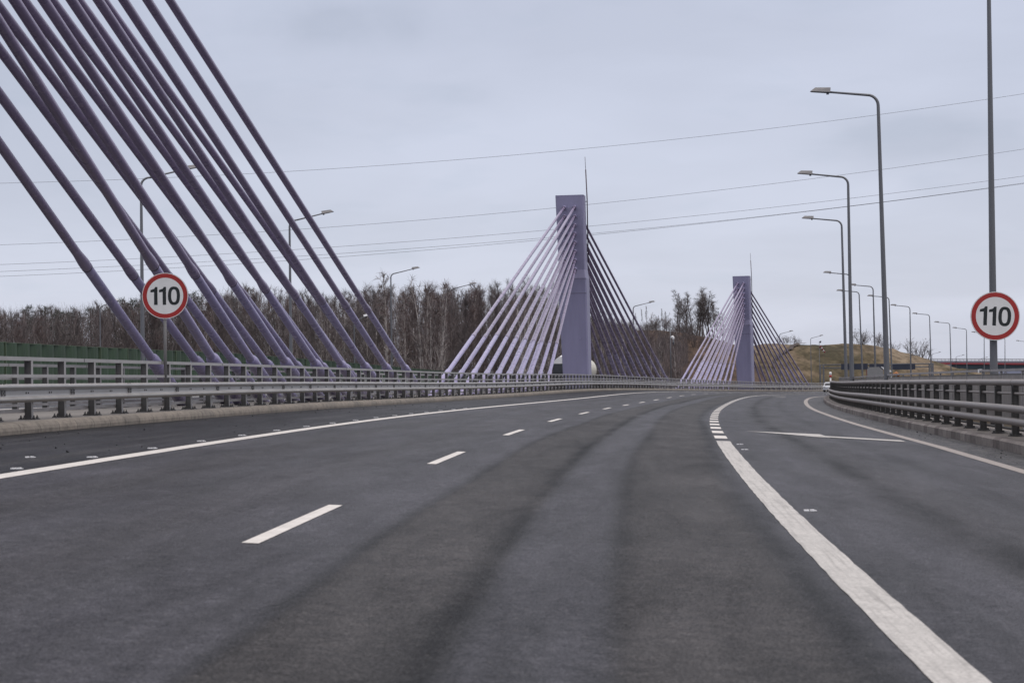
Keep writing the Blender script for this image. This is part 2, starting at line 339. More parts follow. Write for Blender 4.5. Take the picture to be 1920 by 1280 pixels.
    spo = math_(t, 'MULTIPLY', spo, ramp(t, gr2.outputs[0], [(.33, .25), (.5, .95), (.68, 2.4)]))
    spo = math_(t, 'MULTIPLY', spo, ramp(t, mot.outputs[0], [(.3, .65), (.5, 1.0), (.7, 1.35)]))
    spo = math_(t, 'MULTIPLY', spo, ramp(t, gr.outputs[0], [(.33, .3), (.5, 1.0), (.68, 2.0)]))
    t.links.new(spo, b.inputs['Specular IOR Level'])
    bp = nd(t, 'ShaderNodeBump', i_Strength=.8, i_Distance=.008, i_Height=gr.outputs[0]); t.links.new(bp.outputs[0], b.inputs['Normal'])
    return m
M_road = asphalt('asphalt'); M_road2 = asphalt('plain asphalt', False)
def paint(name, col, dirtc, amt, lo=.5, hi=.7):
    m = bpy.data.materials.new(name); m.use_nodes = True; t = m.node_tree; t.nodes.clear()
    out = nd(t, 'ShaderNodeOutputMaterial'); b = nd(t, 'ShaderNodeBsdfPrincipled'); t.links.new(b.outputs[0], out.inputs[0])
    g = nd(t, 'ShaderNodeNewGeometry'); uv = nd(t, 'ShaderNodeUVMap')
    n = nd(t, 'ShaderNodeTexNoise', i_Vector=g.outputs['Position'], i_Scale=38.0, i_Detail=4.0, i_Roughness=.75)
    mp = nd(t, 'ShaderNodeMapping', i_Vector=uv.outputs[0], i_Scale=(26, .5, 1)); s2 = nd(t, 'ShaderNodeTexNoise', i_Vector=mp.outputs[0], i_Scale=1.0, i_Detail=4.0, i_Roughness=.6)
    n4 = nd(t, 'ShaderNodeTexNoise', i_Vector=g.outputs['Position'], i_Scale=4.0, i_Detail=4.0)
    c = mix_(t, math_(t, 'MULTIPLY', ramp(t, n.outputs[0], [(lo, 0.0), (hi, 1.0)]), amt), col, dirtc)
    c = mix_(t, math_(t, 'MULTIPLY', ramp(t, s2.outputs[0], [(.5, 0.0), (.72, 1.0)]), amt), c, dirtc)
    c = mix_(t, 1.0, c, ramp(t, n4.outputs[0], [(.3, .86), (.7, 1.04)]), 'MULTIPLY')
    t.links.new(c, b.inputs['Base Color']); b.inputs['Roughness'].default_value = .6
    bp = nd(t, 'ShaderNodeBump', i_Strength=.4, i_Distance=.004, i_Height=n.outputs[0]); t.links.new(bp.outputs[0], b.inputs['Normal'])
    return m
M_mark = paint('road paint', (.58, .55, .52), (.28, .26, .245), .35)
M_markt = paint('thick worn road paint', (.47, .45, .43), (.19, .18, .17), .7, .42, .66)
M_markd = paint('dusty road paint', (.33, .30, .28), (.18, .148, .135), .8, .35, .6)
def kerbmat(name, a, b2, block):
    m = bpy.data.materials.new(name); m.use_nodes = True; t = m.node_tree; t.nodes.clear()
    out = nd(t, 'ShaderNodeOutputMaterial'); b = nd(t, 'ShaderNodeBsdfPrincipled'); t.links.new(b.outputs[0], out.inputs[0])
    uv = nd(t, 'ShaderNodeUVMap'); sx = nd(t, 'ShaderNodeSeparateXYZ', i_0=uv.outputs[0]); q = math_(t, 'DIVIDE', sx.outputs[1], block)
    fl = math_(t, 'FLOOR', q); fz = math_(t, 'FRACT', q)
    wn = nd(t, 'ShaderNodeTexWhiteNoise', noise_dimensions='1D'); t.links.new(fl, wn.inputs['W'])
    c = mix_(t, wn.outputs[0], a, b2)
    g = nd(t, 'ShaderNodeNewGeometry'); n = nd(t, 'ShaderNodeTexNoise', i_Vector=g.outputs['Position'], i_Scale=6.0, i_Detail=8.0, i_Roughness=.7)
    c = mix_(t, 1.0, c, ramp(t, n.outputs[0], [(.32, .5), (.5, .95), (.7, 1.2)]), 'MULTIPLY')
    j = math_(t, 'LESS_THAN', math_(t, 'ABSOLUTE', math_(t, 'SUBTRACT', fz, .5)), (.5-.012/block))
    c = mix_(t, j, (.05, .045, .04), c)
    t.links.new(c, b.inputs['Base Color']); b.inputs['Roughness'].default_value = .85
    bp = nd(t, 'ShaderNodeBump', i_Strength=.5, i_Distance=.01, i_Height=n.outputs[0]); t.links.new(bp.outputs[0], b.inputs['Normal'])
    return m
M_kerbL = kerbmat('beige kerb stone', (.205, .178, .15), (.155, .138, .12), 1.0)
M_kerbR = kerbmat('grey kerb stone', (.20, .178, .168), (.075, .06, .058), .8)
def groundmat(name, stops, scale=.05, fine=1.2, stretch=(1, 1, 1)):
    m = bpy.data.materials.new(name); m.use_nodes = True; t = m.node_tree; t.nodes.clear()
    out = nd(t, 'ShaderNodeOutputMaterial'); b = nd(t, 'ShaderNodeBsdfPrincipled'); t.links.new(b.outputs[0], out.inputs[0])
    g = nd(t, 'ShaderNodeNewGeometry'); mp = nd(t, 'ShaderNodeMapping', i_Vector=g.outputs['Position'], i_Scale=stretch)
    n = nd(t, 'ShaderNodeTexNoise', i_Vector=mp.outputs[0], i_Scale=scale, i_Detail=8.0, i_Roughness=.68, i_Distortion=.6)
    n2 = nd(t, 'ShaderNodeTexNoise', i_Vector=mp.outputs[0], i_Scale=fine, i_Detail=5.0, i_Roughness=.7)
    c = ramp(t, n.outputs[0], stops); c = mix_(t, 1.0, c, ramp(t, n2.outputs[0], [(.3, .45), (.7, 1.6)]), 'MULTIPLY')
    t.links.new(c, b.inputs['Base Color']); b.inputs['Roughness'].default_value = 1.0; b.inputs['Specular IOR Level'].default_value = .1
    return m
M_ground = groundmat('valley ground', [(.35, (.035, .03, .022)), (.5, (.05, .04, .028)), (.65, (.06, .046, .032))])
M_grass = groundmat('dry winter grass', [(.38, (.048, .042, .027)), (.46, (.080, .064, .040)), (.53, (.112, .086, .058)), (.62, (.155, .122, .088))], .06, .6, (1, .25, 1.6))
M_brown = groundmat('brown brushy slope', [(.36, (.04, .03, .028)), (.5, (.072, .05, .038)), (.62, (.105, .072, .055))], .12, .9, (1, .5, 2))
# ------------------------------------------------------------------ the deck: road, kerbs, median, walkway
near = rng(-38, 60, .5)+rng(61, 424, 1.0)
def grid(name, n0, n1, cols, ss, u, mat, fn=P):
    b = MB(); ns = [n0+(n1-n0)*i/cols for i in range(cols+1)]; m = cols+1
    vs = [fn(s, n, u) for s in ss for n in ns]; uv = [(n, s) for s in ss for n in ns]
    fs = [(i*m+k, i*m+k+1, (i+1)*m+k+1, (i+1)*m+k) for i in range(len(ss)-1) for k in range(cols)]
    b.add(vs, fs, uv, smooth=True); o = b.build(name, mat); o['kind'] = 'structure'; return o
grid('road', N_LK-.02, N_RK+.02, 10, near, 0, M_road)
grid('opposite_road', -22.5, N_OK+.02, 6, near, 0, M_road2)
b = MB(); b.sweep([(-.02, -.5), (0, .06), (-.018, .115), (-.05, .155), (-.10, .178), (-.28, MED+.002), (-.28, -.5)], near, P, N_LK); o = b.build('median_kerb', M_kerbL); o['kind'] = 'structure'
b = MB(); b.sweep([(N_LK-.28, -.3), (N_LK-.28, 0.0), (N_OK, 0), (N_OK-.02, -.3)], near, PM, 0); o = b.build('median_strip', M_conc); o['kind'] = 'structure'
b = MB(); b.sweep([(0, -.5), (.0, .17), (.06, .215), (.26, .222), (.26, -.5)], near, lambda s, n, u: P(s, n, u), N_RK); o = b.build('walkway_kerb', M_kerbR); o['kind'] = 'structure'
def walk(s, n, u):
    q = P(s, 13.9, 0); r = P(s, n, 0); return Vector((r.x, r.y, q.z+.222+u))
b = MB(); b.sweep([(13.897, -.4), (13.897, 0), (15.25, -.012), (15.25, -.9), (14.9, -.9), (14.9, -.4)], near, walk, 0); o = b.build('walkway', M_conc2); o['kind'] = 'structure'
b = MB(); b.sweep([(-24.3, .14), (-22.48, .14), (-22.48, -.4), (-24.3, -.9)], near, P, 0); o = b.build('outer_pavement', M_conc); o['kind'] = 'structure'
b = MB(); b.sweep([(-24.2, -.6), (N_OK, -.5), (-3.5, -.4), (14.9, -.6), (14.2, -1.7), (-23, -1.7)], rng(-38, 424, 2), P, 0); o = b.build('bridge_deck_slab', M_conc2); o['kind'] = 'structure'
# --- markings (4 mm sheets)
def strip(b, s0, s1, na, nb, u=.004, st=1.0, ragged=0):
    m = max(1, int(math.ceil((s1-s0)/st))); ss = [s0+(s1-s0)*i/m for i in range(m+1)]; vs = []; uv = []
    for s in ss:
        for n in (na, nb): vs.append(P(s, n+(random.uniform(-ragged, ragged) if ragged else 0), u)); uv.append((n, s))
    b.add(vs, [(2*i, 2*i+1, 2*i+3, 2*i+2) for i in range(m)], uv)
b = MB(); strip(b, -38, 420, -.12, .12); o = b.build('edge_line', M_mark); o['kind'] = 'structure'
b = MB()
for i in range(-4, 34): strip(b, 14.36+12*i, 18.36+12*i, 3.89-.064, 3.89+.064)
o = b.build('lane_dashes', M_mark); o['kind'] = 'structure'
b = MB(); strip(b, -38, 39.2, 8.139-.137, 8.139+.137, .005, .35, .006); o = b.build('solid_lane_line', M_markt); o['kind'] = 'structure'
b = MB()
for i in range(60): strip(b, 41.15+3.95*i-.35, 43.1+3.95*i-.35, 8.139-.13, 8.139+.13)
o = b.build('block_line', M_mark); o['kind'] = 'structure'
b = MB(); strip(b, -38, 420, 12.456-.12, 12.456+.12); o = b.build('right_edge_line', M_markd); o['kind'] = 'structure'
b = MB()
b.add([P(*q, .005) for q in ((47.44, 8.83), (46.7, 10.55), (43.96, 10.6), (44.35, 10.3), (46.1, 9.55))], [(0, 1, 2, 3, 4)], [(q, 0) for q in range(5)])
b.add([P(*q, .009) for q in ((45.25, 10.45), (43.75, 12.1), (42.65, 12.1), (42.8, 11.9), (44.2, 10.5))], [(0, 1, 2, 3, 4)], [(q, 0) for q in range(5)])
b.add([P(*q, .005) for q in ((157.5, 8.9), (160.5, 10.3), (157.2, 10.5))], [(0, 1, 2)], [(q, 0) for q in range(3)])
o = b.build('arrow_marking', M_markt); o['kind'] = 'structure'
b = MB(); strip(b, -38, 420, -11.4, -11.2); strip(b, -38, 420, -19.1, -18.9)
for i in range(-4, 34): strip(b, 10+12*i, 14+12*i, -15.25, -15.05)
o = b.build('opposite_road_lines', M_mark); o['kind'] = 'structure'
# --- reflector studs beside the left edge line
me = MB(); me.box((-.036, 0, .008), (.05, .08, .014)); me.box((.022, 0, .008), (.04, .08, .016)); me.box((.056, 0, .005), (.018, .06, .008)); stud = me.mesh('road_stud', M_white)
for i in range(16):
    s = 21.8+2.95*i; o = link('road_stud', stud, None, P(s, -.27, .001), (0, 0, head(s)))
    tag(o, 'small white reflector stud on the asphalt just outside the left edge line', 'road stud', 'white studs along the left edge line')
for k, (s, n) in enumerate(((20.15, 8.42), (35.1, 8.42), (37.6, 8.42))):
    o = link('road_stud', stud, None, P(s, n, .001), (0, 0, head(s)))
    tag(o, ('white reflector stud beside the thick solid line, nearest of three right of it', 'white stud right of the thick solid line, middle of three', 'white stud just before the thick line turns into blocks')[k], 'road stud', 'studs right of the thick line')
o = link('road_stud', stud, None, P(24.2, -.9, .001), (0, 0, .3)); tag(o, 'lone yellowish stud lying on the dark left shoulder', 'road stud')
# --- crumbs of asphalt on the shoulders
b = MB()
for k in range(240):
    s = random.uniform(14, 70)
    n = random.choice([random.uniform(-3.1, -.5), random.gauss(-2.9, .15), random.uniform(12.8, 13.55), random.gauss(13.4, .1)])
    if n < -3.2 or n > 13.6: continue
    r = random.choice([.006, .009, .012, .02]); q = P(s, n, r*.5)
    vs = [q+Vector((random.uniform(-1, 1), random.uniform(-1, 1), random.uniform(-.5, .8)))*r*1.3 for _ in range(6)]
    b.add(vs, [(0, 1, 2), (0, 2, 3), (0, 3, 4), (0, 4, 5), (1, 2, 5), (2, 3, 4), (1, 5, 4), (1, 3, 5)])
o = b.build('gravel', M_stone); o['kind'] = 'stuff'; o['label'] = 'dark crumbs of asphalt and grit scattered on the road shoulders'
# ------------------------------------------------------------------ median guardrails
def rail_box(n0, wn, u0, hu, fn, name, mat, par, ss):
    b = MB(); b.sweep([(-wn/2, u0-hu/2), (wn/2, u0-hu/2), (wn/2, u0+hu/2), (-wn/2, u0+hu/2)], ss, fn, n0); return b.build(name, mat, par)
# H section post mesh, local y along the road, x across, z up, 1.04 high
def post_mesh(h, dn, ds_, mat, nm):
    b = MB(); t = .010
    b.box((-dn/2+t/2, 0, h/2+.01), (t, ds_, h)); b.box((dn/2-t/2, 0, h/2+.01), (t, ds_, h), mi=1); b.box((0, -ds_*.3, h/2+.01), (dn-2*t-.001, t, h))  # shade painted in: web and rear flange dark, road-side flange bright
    return b.mesh(nm, mat)
def plate_mesh(a, c, mat, nm):
    b = MB(); b.box((0, 0, .010), (a, c, .02))
    for x in (-a*.38, a*.38):
        for y in (-c*.36, c*.36):
            b.tube([(x, y, .018), (x, y, .075)], .013, 6); b.tube([(x, y, .02), (x, y, .045)], .024, 6)
    return b.mesh(nm, mat)
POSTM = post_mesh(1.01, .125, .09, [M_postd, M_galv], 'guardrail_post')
PLATM = plate_mesh(.30, .24, M_postd, 'base_plate')
def guardrail(label, n0, side, sp0, dsp, beam):
    t = thing('guardrail', label, 'guardrail', (0, 0, 0))
    ss = rng(-20, 60, .75)+rng(61.5, 418, 1.5)
    rail_box(n0, .085, 1.045, .065, PM, 'top_rail', M_galv, t, ss)
    rail_box(n0+side*.0655, .025, .75, .055, PM, 'mid_rail', M_galv, t, ss)
    rail_box(n0-side*.08, .03, .16, .06, PM, 'tie_rail', M_galvp, t, ss)
    # joints of the top rail
    b = MB()
    for s in rng(-2, 400, 5.46): b.box(PM(s, n0, 1.045), (.091, .03, .071), Matrix.Rotation(head(s), 3, 'Z'))
    b.build('rail_joint', M_postd, t)['kind'] = 'stuff'
    if beam:
        # W profile: two humps towards the road
        pr = []; nb = n0+side*.30
        pts = [(-.03, .305), (0, .315), (.07, .335), (.085, .352), (.085, .375), (.03, .412), (.022, .43), (.022, .50), (.03, .515), (.08, .55), (.085, .565), (.080, .588), (.06, .602), (-.02, .615)]
        pr = [(side*a-.0, u) for a, u in pts]; pr2 = [(side*(a-.006), u) for a, u in pts][::-1]
        b = MB(); b.sweep(pr+pr2, ss, PM, nb, smooth=False)
        bm = b.build('crash_beam', M_galv, t)
        b = MB()
        for s in rng(9.1, 210, 3.64):
            rm = Matrix.Rotation(head(s), 3, 'Z')
            for ds_ in (-.07, .07):
                for u in (.435, .465, .495, .605):
                    off = .026 if u < .6 else .05
                    b.box(PM(s+ds_, nb+side*(off+(.012 if u < .6 else -.03)), u), (.022, .03, .022), rm)
        for s in rng(9.1+1.2, 140, 1.21):
            rm = Matrix.Rotation(head(s), 3, 'Z'); b.box(PM(s, nb+side*.027, .465), (.012, .03, .03), rm); b.box(PM(s+.11, nb+side*.027, .465), (.012, .02, .025), rm)
        b.build('bolts', M_postd, bm)['kind'] = 'stuff'
    posts = [s for s in np.arange(sp0-dsp*30, 416, dsp) if s > 6]
    sb = MB()
    for i, s in enumerate(posts):
        if i < 100:
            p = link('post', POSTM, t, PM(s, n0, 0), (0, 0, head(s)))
            link('base_plate', PLATM, p)
            if beam: link('spacer', SPACM, p)
        else:
            rm = Matrix.Rotation(head(s), 3, 'Z'); q = PM(s, n0, 0)
            for dx, wx, wy in ((-.058, .01, .11), (.058, .01, .11), (0, .104, .012)): sb.box(q+rm @ Vector((dx, 0, .515)), (wx, wy, 1.01), rm)
            sb.box(q+Vector((0, 0, .012)), (.3, .24, .024), rm)
    sb.build('posts', M_galvp, t)['kind'] = 'stuff'
    return t
b = MB(); b.box((.145, 0, .47), (.16, .09, .18)); SPACM = b.mesh('spacer', M_postd)
guardrail('grey steel guardrail with crash beam along the beige median kerb left of the road', -3.9, 1, 35.0, 1.82, True)
guardrail('thinner grey guardrail on the far side of the median, behind the stay cables', -7.3, -1, 36.2, 2.0, True)
# ------------------------------------------------------------------ right bridge railing
t = thing('bridge_railing', 'dark grey railing of round steel tubes and stout posts along the right kerb', 'railing')
ss = rng(-10, 60, .75)+rng(61.5, 330, 1.5)
def tube_sweep(n0, u0, r, fn, name, mat, par, seg=14):
    b = MB(); b.sweep([(r*math.cos(2*math.pi*k/seg), u0+r*math.sin(2*math.pi*k/seg)) for k in range(seg)], ss, fn, n0, smooth=True); return b.build(name, mat, par)
tube_sweep(14.17, 1.10, .070, PR, 'top_tube', M_tube, t)
tube_sweep(13.98, .576, .078, PR, 'front_tube', M_tube, t)
tube_sweep(13.98, .32, .078, PR, 'front_tube', M_tube, t)
tube_sweep(14.17, .875, .028, PR, 'thin_tube', M_tube, t, 8)
tube_sweep(14.40, .10, .03, PR, 'rear_tube', M_postd, t, 8)
b = MB(); prof = [(-.075, .03), (.075, .03)]
for (x, w_, z0, z1, wt_) in ((-.066, .012, .02, 1.03, .1), (.066, .012, .02, 1.03, .1)): b.box((x, 0, (z0+z1)/2), (w_, wt_, z1-z0))
b.box((0, 0, .52), (.118, .014, 1.0)); b.add([(-.06, -.035, .95), (.06, -.035, .95), (.06, .035, .95), (-.06, .035, .95), (-.035, -.05, 1.045), (.035, -.05, 1.045), (.035, .05, 1.045), (-.035, .05, 1.045)], [(0, 1, 5, 4), (1, 2, 6, 5), (2, 3, 7, 6), (3, 0, 4, 7), (4, 5, 6, 7)])
for u in (.32, .576): b.box((-.10, 0, u), (.06, .08, .10))
RPOST = b.mesh('railing_post', M_postd)
b = MB(); b.tube([(0, 0, 0), (0, 0, .022)], .15, 12, smooth=False)
for x, y in ((.1, .06), (-.1, .06), (.1, -.06), (-.1, -.06)): b.tube([(x, y, .02), (x, y, .06)], .016, 6)
RPLATE = b.mesh('base_plate', M_postd)
sb = MB()
for i, s in enumerate(np.arange(41.25-2.2*16, 325, 2.2)):
    if i < 98:
        p = link('post', RPOST, t, PR(s, 14.17, 0), (0, 0, head(s))); link('base_plate', RPLATE, p)
    else:
        rm = Matrix.Rotation(head(s), 3, 'Z'); sb.box(PR(s, 14.17, .52), (.14, .1, 1.04), rm)
sb.build('posts', M_postd, t)['kind'] = 'stuff'
b = MB()
for s in rng(28.2, 120, 6.6):
    b.box(PR(s, 14.17-.02, 1.10-.066), (.05, .03, .03), Matrix.Rotation(head(s), 3, 'Z')); b.tube([PR(s-.012, 14.17, 1.10), PR(s+.012, 14.17, 1.10)], .073, 12)
b.build('tube_joint', M_postd, t)['kind'] = 'stuff'
# outer parapet with solid grey panels
t = thing('parapet_fence', 'grey panelled parapet with thin top rail at the bridge edge behind the tube railing', 'fence')
NP = 14.78
b = MB(); b.sweep([(-.012, .20), (.012, .20), (.012, 1.26), (-.012, 1.26)], ss, PR, NP); b.build('panel', M_panel, t)
b = MB(); b.sweep([(-.035, 1.345), (.035, 1.345), (.035, 1.40), (-.035, 1.40)], ss, PR, NP); b.build('top_rail', M_galvp, t)
b = MB(); b.sweep([(-.02, 1.262), (.02, 1.262), (.02, 1.29), (-.02, 1.29)], ss, PR, NP); b.build('panel_edge', M_postd, t)
b = MB(); b.box((0, 0, .68), (.05, .06, 1.33)); FP = b.mesh('fence_post', M_galvp)
for i, s in enumerate(np.arange(38, 330, 2.95)):
    link('post', FP, t, PR(s, NP, 0), (0, 0, head(s)))
b = MB(); b.box(PR(50.3, NP, 1.37), (.08, .22, .09), Matrix.Rotation(head(50.3), 3, 'Z')); b.build('splice_cap', M_white, t)
# ------------------------------------------------------------------ pylons and stay cables
def zmed(s, u): x, y, z, c, si, e = fr(s); return z-e*N_LK+.10+u
def PC(s, n, u): q = P(s, n, 0); return Vector((q.x, q.y, zmed(s, u)))
def pylon(label, s0, nb, ntop, H, wt, wb, dep_t, dep_b, ant=True):
    q = PC(s0, nb, 0); base = PC(s0, nb, .09); rz = head(s0)
    t = thing('bridge_pylon', label, 'pylon', base, rz)
    dx = ntop-nb; H -= .09; kz = 8.9
    f = lambda z: (dx*z/H, (wb+(wt-wb)*z/H)/2)
    b = MB(); zs = [0, kz-.35, kz+.35, H]; ds_ = [dep_b/2, dep_b/2*.97, dep_b/2*.74, dep_t/2]
    vs = []; ch = .10
    for z, d in zip(zs, ds_):
        cx_, hw = f(z); hw -= .05 if z > kz else 0; hw += .03 if z < kz and z > 1 else 0
        vs += [(cx_-hw+ch, -d, z), (cx_+hw-ch, -d, z), (cx_+hw, -d+ch, z), (cx_+hw, d-ch, z), (cx_+hw-ch, d, z), (cx_-hw+ch, d, z), (cx_-hw, d-ch, z), (cx_-hw, -d+ch, z)]
    fs = []
    for i in range(3):
        for k in range(8): fs.append((i*8+k, i*8+(k+1) % 8, (i+1)*8+(k+1) % 8, (i+1)*8+k))
    fs.append(tuple(range(24, 32))); b.add(vs, fs); b.build('shaft', M_pylon, t)
    # casting joint lines and the cap plate
    b = MB()
    for z, d in ((7.4, dep_b/2*.975), (kz-.35, dep_b/2*.97)):
        cx_, hw = f(z); b.box((cx_, 0, z), (2*hw+.012, 2*d+.012, .035))
    b.build('joint_line', M_ring, t)
    b = MB(); cx_, hw = f(H); b.box((cx_, 0, H+.02), (2*hw-.13, dep_t+.006, .05)); b.build('cap', M_pylon, t)
    if ant:
        x = cx_+hw+.10; b = MB(); b.tube([(x-.0, dep_t/2-.1, H-5.2), (x-.02, dep_t/2-.1, H-.2), (x-.1, dep_t/2-.1, H+2.1)], .045, 8); b.tube([(x-.1, dep_t/2-.1, H+2.1), (x-.14, dep_t/2-.1, H+3.1)], .02, 6)
        for z in (H-4.5, H-2.4, H-.4): b.box((x-.06, dep_t/2-.1, z), (.16, .05, .05))
        b.build('antenna_rod', M_rod, t)
    b = MB(); b.box((.35, -dep_b/2-.02, 3.9), (.07, .06, .07)); b.build('bolt_cover', M_cabL, t)
    return t
def cable(label, B, T, rU=.10, rL=.125, zj=2.0, grp=None, down=1.35, top_ring=1.0, bulb=1.5):
    t = thing('stay_cable', label, 'stay cable', B+(B-T).normalized()*(B.z-(B.z-down))*0, 0, grp)
    t.location = (0, 0, 0)
    rB = rL*bulb; d = (T-B).normalized(); L = (T-B).length; lj = zj/d.z
    # base socket pipe down into the deck, thick, with a rounded shoulder
    foot = B-d*(down/d.z*1.12)
    b = MB(); b.tube([foot, B-d*.10, B+d*.02, B+d*.12, B+d*.19], [rB, rB, rB*.96, rB*.80, rL*1.02], 18); b.build('base_pipe', M_cabL, t)
    b = MB(); b.tube([foot-d*.02, foot+d*.06], rL*2.2, 14); b.build('foot_flange', M_ring, t)
    b = MB(); b.tube([B+d*.15, B+d*lj], rL, 18, caps=False); b.build('lower_sleeve', M_cabL, t)
    b = MB(); b.tube([B+d*(lj-.03), B+d*(lj+.02)], rL*1.10, 18); b.build('collar', M_ring, t)
    b = MB(); b.tube([B+d*(lj+.02), B+d*(lj+.30), B+d*(lj+.55), B+d*(lj+.75), T-d*(top_ring), T+d*.15], [rL*1.10, rL*1.10, (rL+rU)/2*1.04, rU, rU, rU], 18, caps=False); b.build('upper_pipe', M_cabU, t)
    b = MB(); b.tube([T-d*(top_ring+.04), T-d*top_ring], rU*1.18, 16); b.build('ring', M_ring, t)
    b = MB(); b.tube([T-d*.22, T+d*.14], rU*1.5, 16); sk_ = b.build('anchor_socket', M_cabL, t)
    b = MB(); b.tube([T-d*.30, T-d*.20], rU*1.32, 16); b.build('socket_shade', M_ring, sk_)  # added dark band, paints the shadow around the anchor socket
    return t
ORD = ['nearest', 'second', 'third', 'fourth', 'fifth', 'sixth', 'seventh', 'farthest']
def fan(s0, side, dep, nc, ntop, sB, sT, bb, aa, zc, zr, dz, desc, rU, rL, bulb=1.28, zj=1.95, gname=''):
    for k in range(8):
        for plane in (1, -1):
            B = PC(s0+side*(bb+aa*k), nc+plane*sB/2, zc); zt = zr-dz*(7-k)
            T = PC(s0+side*dep/2, ntop+plane*sT/2, zt)
            row = 'front row' if plane > 0 else 'rear row'
            q = {0: 'shortest, nearest its pylon', 7: 'longest, farthest out'}.get(k, ORD[k]+' out from its pylon')
            cable('%s, %s, %s' % (desc, row, q), B, T, rU, rL, grp=gname, bulb=bulb, zj=zj)
T1, T2, T0 = 151.289, 151.289+107.941, 30.401
pylon('tall lilac bridge pylon in the middle of the photo, nearest in full view', T1, -5.351, -5.723, 15.123, 2.336, 1.984, 1.15, 1.934)
pylon('smaller looking lilac bridge pylon farther off, in front of the grassy hill', T2, -5.351, -5.723, 15.123, 2.336, 1.984, 1.15, 1.934)
pylon('lilac pylon just left of the photo holding the big dark foreground cables', T0, -5.35, -5.645, 14.4, 2.4, 2.0, 1.15, 1.934)
fan(T0, 1, 1.6, -5.567, -5.645, 1.59, 1.558, 19.402, 4.365, 1.313, 13.29, .686, 'big dark purple stay cable, left foreground', .105, .118, 1.5, 2.1, 'big stay cables in the left foreground')
for sd_, dsc in ((-1, 'pale lilac stay cable left of nearer pylon'), (1, 'dark stay cable right of nearer pylon')):
    fan(T1, sd_, 1.45, -5.457, -5.723, 1.416, .796, 19.257, 4.505, 1.301, 14.189, .686, dsc, .10, .12, gname='stay cables of the pylons in view')
for sd_, dsc in ((-1, 'pale lilac stay cable left of farther pylon'), (1, 'thin dark stay cable right of farther pylon')):
    fan(T2, sd_, 1.45, -5.457, -5.723, 1.416, .796, 13.691, 3.42, 1.301, 14.189, .686, dsc, .10, .12, gname='stay cables of the pylons in view')
# ------------------------------------------------------------------ speed limit signs
def digit1(b, x, h, z):
    wd = h*.19
    b.prism([(x-wd/2, z-h/2), (x+wd/2, z-h/2), (x+wd/2, z+h/2), (x-wd*.15, z+h/2), (x-wd*.45, z+h*.40), (x-wd*1.55, z+h*.335), (x-wd*1.55, z+h*.20), (x-wd/2, z+h*.22)], 0, .003)
def digit0(b, x, h, z):
    n = 40; w_ = h*.335; th = h*.18; vo = []; vi = []
    for k in range(n):
        g = 2*math.pi*k/n; ca, sa = math.cos(g), math.sin(g)
        ex = lambda v, p: math.copysign(abs(v)**p, v)
        vo.append((x+w_*ex(ca, .82), z+(h*.515)*ex(sa, .82), .003)); vi.append((x+(w_-th)*ex(ca, .82), z+(h*.515-th*.88)*ex(sa, .82), .003))
    b.add(vo+vi, [(k, (k+1) % n, n+(k+1) % n, n+k) for k in range(n)])
def sign_parts(t, r, tilt=0.0):
    """disc faces local -Y; children of t at the disc centre"""
    rot = (math.pi/2, tilt, 0)
    b = MB(); b.tube([(0, 0, -.02), (0, 0, -.004)], r, 64, smooth=False); dsk = b.build('sign_plate', M_signb, t); dsk.rotation_euler = rot
    def ring(r0, r1, z, nm, mt):
        b = MB(); n = 72; vs = [(r1*math.cos(2*math.pi*k/n), r1*math.sin(2*math.pi*k/n), z) for k in range(n)]
        if r0 > 0:
            vs += [(r0*math.cos(2*math.pi*k/n), r0*math.sin(2*math.pi*k/n), z) for k in range(n)]
            b.add(vs, [(k, (k+1) % n, n+(k+1) % n, n+k) for k in range(n)])
        else: b.add(vs, [tuple(range(n))])
        o = b.build(nm, mt, t); o.rotation_euler = rot; return o
    ring(r*.965, r*.995, 0.000, 'rim', M_signw); ring(r*.785, r*.968, 0.001, 'red_ring', M_red); ring(0, r*.787, 0.0005, 'white_field', M_signw)
    b = MB(); h = r*.775; digit1(b, -r*.40, h, 0); digit1(b, -r*.03, h, 0); digit0(b, r*.385, h, 0)
    o = b.build('digits_110', M_black, t); o.rotation_euler = rot
Ys = 42.0; c0 = at(309.5, 554.5, Ys); rS = 43.3/FPX*Ys
foot = PM(41.6, -5.0, 0); 
t = thing('speed_limit_sign', 'round red and white 110 sign on a thin pole in the median at the left', 'road sign', c0, .03)
sign_parts(t, rS)
b = MB(); zb = foot.z-c0.z; b.tube([(-.02, .05, zb), (-.01, .05, .3)], .035, 12); b.build('pole', M_lampg, t)
b = MB(); b.box((-.02, .05, zb+.01), (.2, .2, .02)); b.build('base_plate', M_postd, t)
